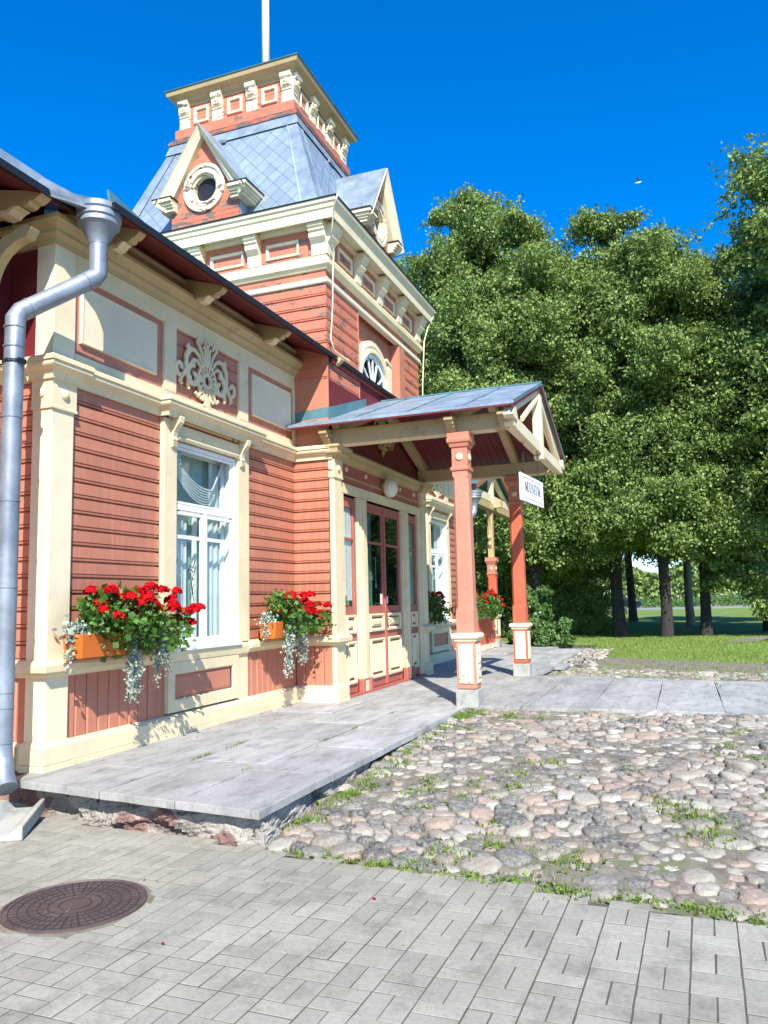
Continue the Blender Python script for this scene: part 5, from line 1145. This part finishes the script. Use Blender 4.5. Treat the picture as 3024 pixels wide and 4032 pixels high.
# ---- flower boxes
def quadleaf(n,center,spread,size,mat,par,name,up=.6,rng=None,zmin=None):
    C=rng.normal(size=(n,3))*spread+center
    if zmin is not None: C=C[C[:,2]>zmin]
    V,F=leaves(C,size,up,1.0,rng); return V,F
def flower_box(x0,x1,y0,y1,z0,label,seed,vert=True,axis='x',hang=((.35,.55),(.62,.35)),grp='planters with red geraniums',nb=13,big=1.0,ends=(True,False)):
    rng=np.random.RandomState(seed); c=Vector(((x0+x1)/2,(y0+y1)/2,z0))
    fb=thing('flower_box',label,'flower box',c,grp)
    g=MB(); zt=z0+.21; e=.025
    def tray(a0,a1,b0,b1):
        ot=[(a0-e*0,b0-e),(a1,b0-e),(a1,b1),(a0,b1)]; ib=[(a0+.02,b0),(a1-.02,b0),(a1-.02,b1-.01),(a0+.02,b1-.01)]
        vs=[(x,y,z0) for x,y in ib]+[(x,y,zt) for x,y in ot]+[(x+(.012 if x==a0 else -.012),y+(.012 if y<b1-.001 else -.012),zt) for x,y in ot]+[(x,y,zt-.03) for x,y in ib]
        g.add(vs,[(0,1,2,3)]+[(i,(i+1)%4,4+(i+1)%4,4+i) for i in range(4)]+[(4+i,4+(i+1)%4,8+(i+1)%4,8+i) for i in range(4)]+[(12,13,14,15)]+[(8+i,8+(i+1)%4,12+(i+1)%4,12+i) for i in range(4)])
    tray(x0,x1,y0,y1); bx=g.build('box','orange',fb,bev=.006)
    MB().box(x0+.03,x1-.03,y0+.01,y1-.01,zt-.02,zt-.005).build('potting_soil','soil',bx)
    for xh in (x0+.15,x1-.18): MB().box(xh,xh+.03,y1-.01,y1+.09,z0-.02,z0+.1).build('hanger','black',bx)
    # geranium foliage, mounded
    Cs=[];N=int(72*(x1-x0)/1.4)
    for i in range(N):
        t_=rng.uniform(.12 if ends[0] else .02,1.0); px_=x0+(x1-x0)*t_; hgt=.30+.14*math.sin(t_*math.pi*1.0+.2)+.10*math.sin(t_*9+seed)+(.08 if t_<.55 else -.08)
        py=(y0+y1)/2-.10+rng.normal()*.10; pz=zt+rng.uniform(-.24 if t_>.26 else .0,hgt)*.80*big
        Cs.append(rng.normal(size=(42,3))*[.07,.055,.055]+[px_,py,pz])
    C=np.concatenate(Cs); C=C[~((C[:,0]<x0+.2)&(C[:,2]<zt)&(C[:,1]<y0+.0))] if ends[0] else C
    C=C[C[:,1]<y1+.04]
    V,F=leaves(C,.052*1.0,.5,1.15,rng); fastmesh('geranium_leaves',V,F,'gleaf',fb)
    # flower heads
    FV=[];FF=[];o=0; st=MB()
    for i in range(nb):
        t_=(i+.5)/nb+rng.uniform(-.04,.04); px_=x0+.12+(x1-x0+.05)*t_; up=.36+.12*math.sin(t_*math.pi)+rng.uniform(-.42,.08) if i%2 else rng.uniform(.22,.50)
        if t_>.75: up*=.65
        ctr=np.array([px_,(y0+y1)/2-.20+rng.normal()*.06,zt+up*big*.95]); rad=rng.uniform(.046,.072)
        dirs=rng.normal(size=(95,3)); dirs/=np.linalg.norm(dirs,axis=1,keepdims=True); dirs[:,2]=np.abs(dirs[:,2])*.9-.25
        Cp=ctr+dirs*rad*rng.uniform(.75,1.1,size=(95,1)); V,F=leaves(Cp,.034,.0,1.3,rng,out=dirs*3); FV.append(V);FF.append(F+o);o+=len(V)
        st.tube([(px_-.02+rng.normal()*.02,(y0+y1)/2-.02,zt),tuple((ctr+[0,.03,-.04])),tuple(ctr)],.0035,4)
    fastmesh('geranium_flowers',np.concatenate(FV),np.concatenate(FF),'petal',fb); st.build('flower_stems','stem',fb)
    # silver trailing plant
    so=MB()
    for (t0,ln) in hang:
        SV=[]
        for k in range(15):
            xx=x0+(x1-x0)*t0+rng.normal()*.03; yy=y0-.05+rng.normal()*.02; L_=ln*rng.uniform(.45,1.1); pts=[(xx,yy+.05,zt),(xx,yy,zt-.03)]
            n=max(4,int(L_/.03)); dx=rng.normal()*.06
            for i in range(1,n+1): pts.append((xx+dx*i/n+.012*math.sin(i*.9+k),yy+.02*math.sin(i*.5+k)+.02*i/n,zt-.03-L_*i/n))
            so.tube(pts,.0022,4)
            P_arr=np.array(pts[1:]); fade=np.linspace(1,.35,len(P_arr))
            for q_,fd in zip(P_arr,fade):
                m_=rng.poisson(8*fd)
                if m_: SV.append(q_+rng.normal(size=(m_,3))*.016)
        C=np.concatenate(SV); V,F=leaves(C,.022,.1,1.35,rng,out=np.tile([[-.3,-1.2,.3]],(len(C),1))); fastmesh('trailing_plant',V,F,'silver',fb)
    so.build('trailing_stems','stem',fb)
    if ends[0]:
        C=rng.normal(size=(150,3))*[.07,.05,.035]+[x0+.05,(y0+y1)/2,zt+.04]; C2=rng.normal(size=(60,3))*[.012,.03,.10]+[x0-.02,(y0+y1)/2,zt-.10]
        C=np.concatenate([C,C2]); V,F=leaves(C,.034,.4,1.3,rng); fastmesh('silver_foliage',V,F,'silver',fb)
    return fb
flower_box(5.47,6.9,4.87,5.07,.935,'orange planter with red geraniums and silver trailers under the wall left of the large window',11,hang=((.46,.62),(.74,.48)),nb=36,big=.80)
flower_box(8.84,9.88,4.83,5.05,.935,'orange planter with red geraniums on the wall between the large window and the porch',12,hang=((.30,.62),(.66,.5)),nb=30,big=.74)
flower_box(14.9,16.2,4.85,5.06,.935,'shaded planter of geraniums on the wall just right of the entrance',13,hang=((.3,.1),(.6,.08)),nb=12,big=.85,ends=(False,False))
flower_box(18.35,19.5,4.85,5.06,.935,'planter with geraniums partly hidden behind the nearest porch post',14,hang=((.3,.1),),nb=9,big=.85,ends=(False,False))
flower_box(20.7,22.0,4.98,5.15,.935,'sunlit red geraniums in a box on the far veranda railing',15,hang=((.8,.25),),nb=16,big=1.0,ends=(False,False))
# fallen petals
rng=np.random.RandomState(5)
C=np.concatenate([np.c_[rng.uniform(8.9,10.05,60),5.10-np.abs(rng.normal(size=60))*.04,np.full(60,.006)],np.c_[rng.uniform(5.6,10,50),5.1-np.abs(rng.normal(size=50))*.5,np.full(50,.006)],np.c_[rng.uniform(3,4.6,5),rng.uniform(.5,5,5),np.full(5,-.232)]])
V,F=leaves(C,.02,6,1,rng); struct(fastmesh('fallen_petals',V,F,'petal'),'stuff')

# ================================================================= GRASS, WEEDS
def blades(P,h,wd,rng,lean=.5):
    n=len(P); a=rng.uniform(0,6.28,n); d=np.c_[np.cos(a),np.sin(a),np.zeros(n)]; H_=(h*rng.uniform(.5,1.3,n))[:,None]; ln=d*(H_*lean*rng.uniform(.2,1.2,n)[:,None])
    s_=np.c_[-d[:,1],d[:,0],np.zeros(n)]*wd/2; up=np.array([0,0,1.])
    V=np.stack([P-s_,P+s_,P+ln*.45+up*H_*.65+s_*.7,P+ln*.45+up*H_*.65-s_*.7,P+ln+up*H_*.95+s_*.1,P+ln+up*H_*.95-s_*.1],1).reshape(-1,3)
    i=np.arange(n)*6; F=np.concatenate([np.c_[i,i+1,i+2,i+3],np.c_[i+3,i+2,i+4,i+5]]); return V,F
rng=np.random.RandomState(8)
spots=[]
def clump(x,y,n,r_,h=.045): 
    P=rng.normal(size=(n,2))*r_+[x,y]; spots.append((np.c_[P,[zg(p[0])-.012 for p in P]],h))
for i in range(62): y=rng.uniform(-4,2.6); x=bx_edge(y)+.07+abs(rng.normal())*.05; clump(x,y,int(rng.uniform(18,80)),.05,.032)
for i in range(46): x=rng.uniform(4.9,10); clump(x,2.66-abs(rng.normal())*.07,int(rng.uniform(15,80)),.05,.045)
for i in range(250):
    x=rng.uniform(4.9,10); y=rng.uniform(-3.5,2.6)
    if math.sin(x*1.9+y*1.3)+math.sin(x*.8-y*2.3)+rng.normal()*.6>.55: clump(x,y,int(rng.uniform(15,70)),.06,.04)
for (x,y) in ((6.1,.1),(6.3,.2),(5.6,-.1),(6.0,.0),(5.0,.75),(4.95,1.5),(5.2,1.2)): clump(x,y,150,.10,.048)
A=[blades(P,h,.006,rng,.8) for P,h in spots]; o=0; VV=[];FF=[]
for V,F in A: VV.append(V);FF.append(F+o);o+=len(V)
struct(fastmesh('weeds',np.concatenate(VV),np.concatenate(FF),'weed'),'stuff')
C=np.concatenate([P[rng.rand(len(P))<.30]+[0,0,.015] for P,h in spots]); V,F=leaves(C,.028,1.5,1,rng); struct(fastmesh('weed_leaves',V,F,'weed'),'stuff')
# weeds in the slab joints
sp=[]
for (x,y,n) in ((6.2,4.18,30),(6.35,4.18,30),(6.8,4.18,20),(7.0,4.2,20),(7.3,3.44,26),(8.1,3.44,20),(10.1,2.0,20),(13.9,-.5,50),(12.8,-.42,20),(13.2,-.40,30),(9.3,3.44,12),(5.9,3.5,12)): sp.append(np.c_[rng.normal(size=n)*.05+x,rng.normal(size=n)*.008+y,np.full(n,-.004)])
P=np.concatenate(sp); V,F=blades(P,.03,.006,rng,1.2); struct(fastmesh('joint_weeds',V,F,'weed'),'stuff')
# lawn grass blades in front
n=52000; x=15.0+rng.uniform(0,1,n)**1.6*20; y=rng.uniform(-9,5.5,n); k=(x>15.6+(y+4)*.34+rng.normal(size=n)*.35)&((y<2.0)|(x>22)); x,y=x[k],y[k]
z=-.13+.05*np.sin(x*.31)*np.cos(y*.27)+.03*np.sin(x*1.1+y*.7)-.0014*(x-15)-.01
V,F=blades(np.c_[x,y,z],.06,.016,rng,.7); struct(fastmesh('grass',V,F,'grassb'),'stuff')
n=2600; x=rng.uniform(14.3,17.5,n); y=rng.uniform(-4,2.5,n); V,F=blades(np.c_[x,y,np.full(n,-.10)],.05,.012,rng,.7); struct(fastmesh('verge_grass',V,F,'grassb'),'stuff')

# ================================================================= TREES
def tree_mesh(name,seed,hgt,rad,nleaf,size,low=.0,shape=.0,trunk_r=.33,leafm='leaf',bark='bark',clear=2.6):
    """returns (crown mesh, trunk mesh); origin at the base"""
    rng=np.random.RandomState(seed); g=MB(); cl=[]
    top=hgt*.93; g.tube([(0,0,-.4),(0,0,.1),(.05,.03,1.2),(.1,-.05,clear),(.0,.1,hgt*.45),(.1,0,hgt*.7),(0,0,top)],[trunk_r*1.6,trunk_r*1.2,trunk_r,trunk_r*.9,trunk_r*.6,trunk_r*.35,.03],9)
    nb=26
    for i in range(nb):
        t_=i/(nb-1); z0_=clear*.9+(top-clear)*t_*.86; a=i*2.4+rng.uniform(-.4,.4)
        pz=(z0_-low)/(hgt-low); R_=rad*(math.sin(math.pi*min(1,max(.05,(pz*.86+.10)))**(.75+shape)))**.62*rng.uniform(.78,1.14)
        e=np.array([math.cos(a)*R_*.82,math.sin(a)*R_*.82,min(hgt*.97,z0_+R_*rng.uniform(.15,.55)*(1 if pz>.25 else -.1))])
        s0=np.array([0,0,z0_]); m_=(s0+e)/2+[0,0,R_*.12]; rr=trunk_r*(.42-.3*t_)
        g.tube([tuple(s0),tuple(m_),tuple(e)],[rr,rr*.6,.02],6,cap=False)
        for k in range(9):
            q=rng.uniform(.35,1.12); c=s0+(e-s0)*q+rng.normal(size=3)*[.62,.62,.62]*R_*.24; cl.append((c,rng.uniform(.55,1.15)*(.55+.13*rad)))
            if q>.7 and k%3==0: g.tube([tuple(m_),tuple(c)],[rr*.35,.012],4,cap=False)
    # crown tip and skirts
    for k in range(16): cl.append((np.array([rng.normal()*rad*.16,rng.normal()*rad*.16,hgt*(1-.17*rng.rand())-rng.rand()*.5]),rng.uniform(.5,.95)))
    if low<1.5:
        for k in range(70):
            a=rng.uniform(0,6.28); c=np.array([math.cos(a)*rad*rng.uniform(.5,1),math.sin(a)*rad*rng.uniform(.5,1),rng.uniform(low+.4,clear+2.5)]); cl.append((c,rng.uniform(.6,1.15)))
    C=[];O=[]
    per=nleaf//len(cl)
    for c,s_ in cl:
        d=rng.normal(size=(per,3)); d/=np.linalg.norm(d,axis=1,keepdims=True); rr=rng.uniform(.25,1,size=(per,1))**.45
        p=c+d*rr*s_*[.92,.92,.58]
        # drooping twig ends make the outline ragged
        k=rng.randint(0,9,per); tw=rng.normal(size=(9,3)); tw/=np.linalg.norm(tw,axis=1,keepdims=True); tw[:,2]=tw[:,2]*.6; sel=rng.rand(per)<.30
        p[sel]=c+tw[k[sel]]*s_*rng.uniform(.8,1.45,size=(sel.sum(),1))+rng.normal(size=(sel.sum(),3))*.10
        C.append(p);O.append(d*.9)
    C=np.concatenate(C);O=np.concatenate(O); kk=C[:,2]>low+.45*np.sin(C[:,0]*1.7)+.45*np.sin(C[:,1]*2.1)+rng.normal(size=len(C))*.3; C,O=C[kk],O[kk]
    V,F=leaves(C,size,.75,.95,rng,out=O*.8,jit=.2)
    co=fastmesh(name+'_crown',V,F,leafm); tm=g.build(name+'_trunk',bark,recalc=False,smooth=True)
    return co,tm
def plant_tree(proto,loc,rz,s,label,cat='tree',name='linden_tree',grp='lindens behind the station',sz=None,bark=None):
    t_=thing(name,label,cat,loc,grp); t_.rotation_euler=(0,0,rz); t_.scale=(s,s,(sz or s))
    for src,nm in zip(proto,('crown','trunk')):
        c=src.copy(); c.name=nm; COL.objects.link(c); c.parent=t_; c.matrix_parent_inverse=Matrix.Identity(4)
        if nm=='trunk' and bark: c.data=c.data.copy(); c.data.materials[0]=M[bark]
    return t_
A_=tree_mesh('a',21,17.5,4.3,230000,.118,low=2.9,trunk_r=.26,clear=3.4)
B_=tree_mesh('b',22,16.5,3.9,210000,.118,low=3.7,trunk_r=.235,clear=4.3)
C_=tree_mesh('c',23,15.0,3.4,110000,.14,low=4.2,trunk_r=.22,clear=4.4)
D_=tree_mesh('d',24,9.0,3.4,70000,.13,low=.05,trunk_r=.16,clear=1.0,shape=.1)
Z0=-.2
TREES=[(A_,(31.5,7.2),.3,1.04,1.10,'tallest linden right behind the tower corner, leafy to the ground'),
(A_,(30.6,5.2),2.1,.93,.97,'dense dark linden above the porch gable'),
(A_,(34.5,11.8),4.1,.95,.93,'linden half hidden by the tower wall'),
(B_,(32.1,2.35),1.2,1.0,1.04,'linden with the thickest dark trunk, behind the hanging sign'),
(B_,(30.7,.62),3.6,.86,.93,'linden with the slim straight trunk in the middle of the lawn'),
(C_,(42.5,-.3),.5,.92,.92,'more distant linden with the pale sunlit trunk'),
(B_,(32.2,-.75),5.1,.82,.84,'linden with the dark trunk and low sunlit branches at the right'),
(B_,(30.0,-6.5),2.8,1.25,1.20,'tall linden filling the right edge of the view'),
(A_,(43.0,6.0),5.0,1.05,1.05,'background linden standing deep in shade behind the porch'),
(A_,(44.0,11.5),1.0,1.0,1.0,'background linden farthest left beyond the veranda'),
(B_,(47.0,-7.0),1.5,.95,.95,'background linden beyond the lawn on the far right'),
(B_,(36.5,-3.3),4.4,.98,1.02,'linden standing back between the low sunlit branches and the right edge'),
(C_,(52.0,3.0),2.5,1.1,1.1,'background linden seen between the trunks')]
for pr,(x,y),rz,s,sz,lab in TREES: plant_tree(pr,(x,y,Z0),rz,s,lab,sz=sz,bark='barkp' if 'pale' in lab else None)
plant_tree(D_,(34.5,4.15,Z0),3.0,.52,'shaded thicket just left of the thickest trunk',name='thicket_bush',cat='bush',grp='thickets under the lindens')
plant_tree(D_,(33.5,6.9,Z0),1.0,.62,'dark hazel thicket in the shade behind the right porch post',name='thicket_bush',cat='bush',grp='thickets under the lindens')
plant_tree(D_,(36.5,7.5,Z0),2.0,.75,'thicket between the veranda and the dark trees',name='thicket_bush',cat='bush',grp='thickets under the lindens')
# low sunlit branch spray at the right
def bush(name,label,loc,rx,ry,rz_,n,size,seed,cat='bush',mat='leaf2',zc=None):
    rng=np.random.RandomState(seed); t_=thing(name,label,cat,loc); C=[];O=[];g=MB()
    for i in range(max(8,n//170)):
        d=rng.normal(size=3); d/=np.linalg.norm(d); d[2]=abs(d[2]); c=np.array([d[0]*rx,d[1]*ry,d[2]*rz_])*rng.uniform(.45,.95); c[2]+=.1
        q=rng.normal(size=(170,3)); q/=np.linalg.norm(q,axis=1,keepdims=True); C.append(c+q*rng.uniform(.3,1,size=(170,1))*min(rx,rz_)*.30); O.append(q*.8)
        g.tube([(rng.normal()*.05,rng.normal()*.05,-.05),tuple(c*.6),tuple(c)],[.02,.012,.004],4)
    C=np.concatenate(C)+np.array(loc); O=np.concatenate(O); C=np.where(C[:,2:3]<loc[2]+.03,C*[1,1,0]+[0,0,loc[2]+.05],C); V,F=leaves(C,size,.3,1.1,rng,out=O); fastmesh('foliage',V,F,mat,t_)
    g.v=[(a+loc[0],b+loc[1],c+loc[2]) for a,b,c in g.v]; g.build('stems','bark',t_)
    return t_
bush('lilac_bush','light green leafy bush beside the far veranda post',(24.4,4.3,-.05),.75,.8,1.9,9000,.11,31)
bush('snowberry_bush','low rounded bright green bush on the lawn edge right of the porch post',(23.6,3.7,-.05),.7,.85,.75,5200,.09,32)
def cards(name,x,y0,y1,h,n,size,mat,seed,label=None):
    rng=np.random.RandomState(seed); yy=rng.uniform(y0,y1,n); hh=h*(.55+.25*np.sin(yy*.13+seed)+.2*np.sin(yy*.041)); C=np.c_[x+rng.normal(size=n)*3,yy,-.2+hh*rng.uniform(0,1,n)**.8]
    V,F=leaves(C,size,.2,1,rng); return struct(fastmesh(name,V,F,mat),'stuff')
cards('far_treeline',300,-320,400,26,90000,1.3,'leaf',41); cards('roadside_scrub',124,-60,60,3.4,40000,.26,'leaf2',42)
cards('wood_beyond',75,9,42,14,30000,.55,'leaf',43); cards('wood_beyond_low',62,7,18,6,14000,.32,'leaf',44)
rng=np.random.RandomState(91); C=[];O=[];tw=MB()
for i in range(46):
    t_=rng.rand(); c=np.array([31.2+rng.normal()*.35,-.5-2.6*t_+rng.normal()*.35,3.6-2.4*t_**1.1+rng.normal()*.55]); c[2]=max(.7,c[2]); q=rng.normal(size=(260,3)); q/=np.linalg.norm(q,axis=1,keepdims=True)
    C.append(c+q*rng.uniform(.2,1,size=(260,1))*[.5,.5,.34]); O.append(q*.8)
for k in range(7): tw.tube([(32.1,-.75,3.9+.1*k),(31.5,-1.2-.2*k,3.6-.1*k),(31.2,-1.6-.22*k,1.2+.28*k)],[.05,.03,.008],5)
V,F=leaves(np.concatenate(C),.12,.35,.95,rng,out=np.concatenate(O)); lb=[o for o in bpy.data.objects if o.get('label','').startswith('linden with the dark trunk and low')][0]
lo=fastmesh('low_branch',V,F,'leaf'); lt=tw.build('twigs','bark')
bpy.context.view_layer.update()
for o in (lo,lt): o.parent=lb; o.matrix_parent_inverse=lb.matrix_world.inverted()
for pair in (A_,B_,C_,D_):
    for o in pair: bpy.data.objects.remove(o)
# dark car on the road
cr=thing('parked_car','dark car on the road, half hidden behind the thickest trunk','car',(109.5,7.6,-.22))
g=MB(); prof=[(-2.2,.35),(-2.25,.7),(-2.1,.95),(-1.2,1.05),(-.55,1.45),(.9,1.48),(1.75,1.1),(2.2,1.0),(2.28,.6),(2.2,.33)]
g.prism([(7.4-a*1.0,-.22+b) for a,b in prof],108.7,110.4,T=lambda p:(p[0],p[1],p[2])); g.build('body','carpaint',cr,bev=.06)
MB().prism([(7.4+.5,.90),(7.4+.95*0+.35,1.14),(7.4-.8,1.16),(7.4-1.4,.86)],108.68,110.42,T=lambda p:(p[0],p[1],p[2])).build('window','black',cr)
for yy in (7.4-1.45,7.4+1.4):
    wv=MB(lambda p:(p[1]+108.65,p[0],p[2])).lathe([(.33,0),(.33,.2),(.2,.2),(.2,0)],(yy,0,.12),20,'d').build('wheel','rubber',cr); MB(lambda p:(p[1]+108.62,p[0],p[2])).lathe([(.19,0),(.19,.05),(.01,.05),(.01,0)],(yy,0,.12),12,'d').build('rim','zinc',wv)
# rubble stones at the broken terrace end
rng=np.random.RandomState(77)
V,F=stones((17.2,22.5,1.9,2.6,lambda x,y:True),900,.8,lambda x,y:-.05,.10,78,0); struct(fastmesh('rubble',V,F,'stone',smooth=True))
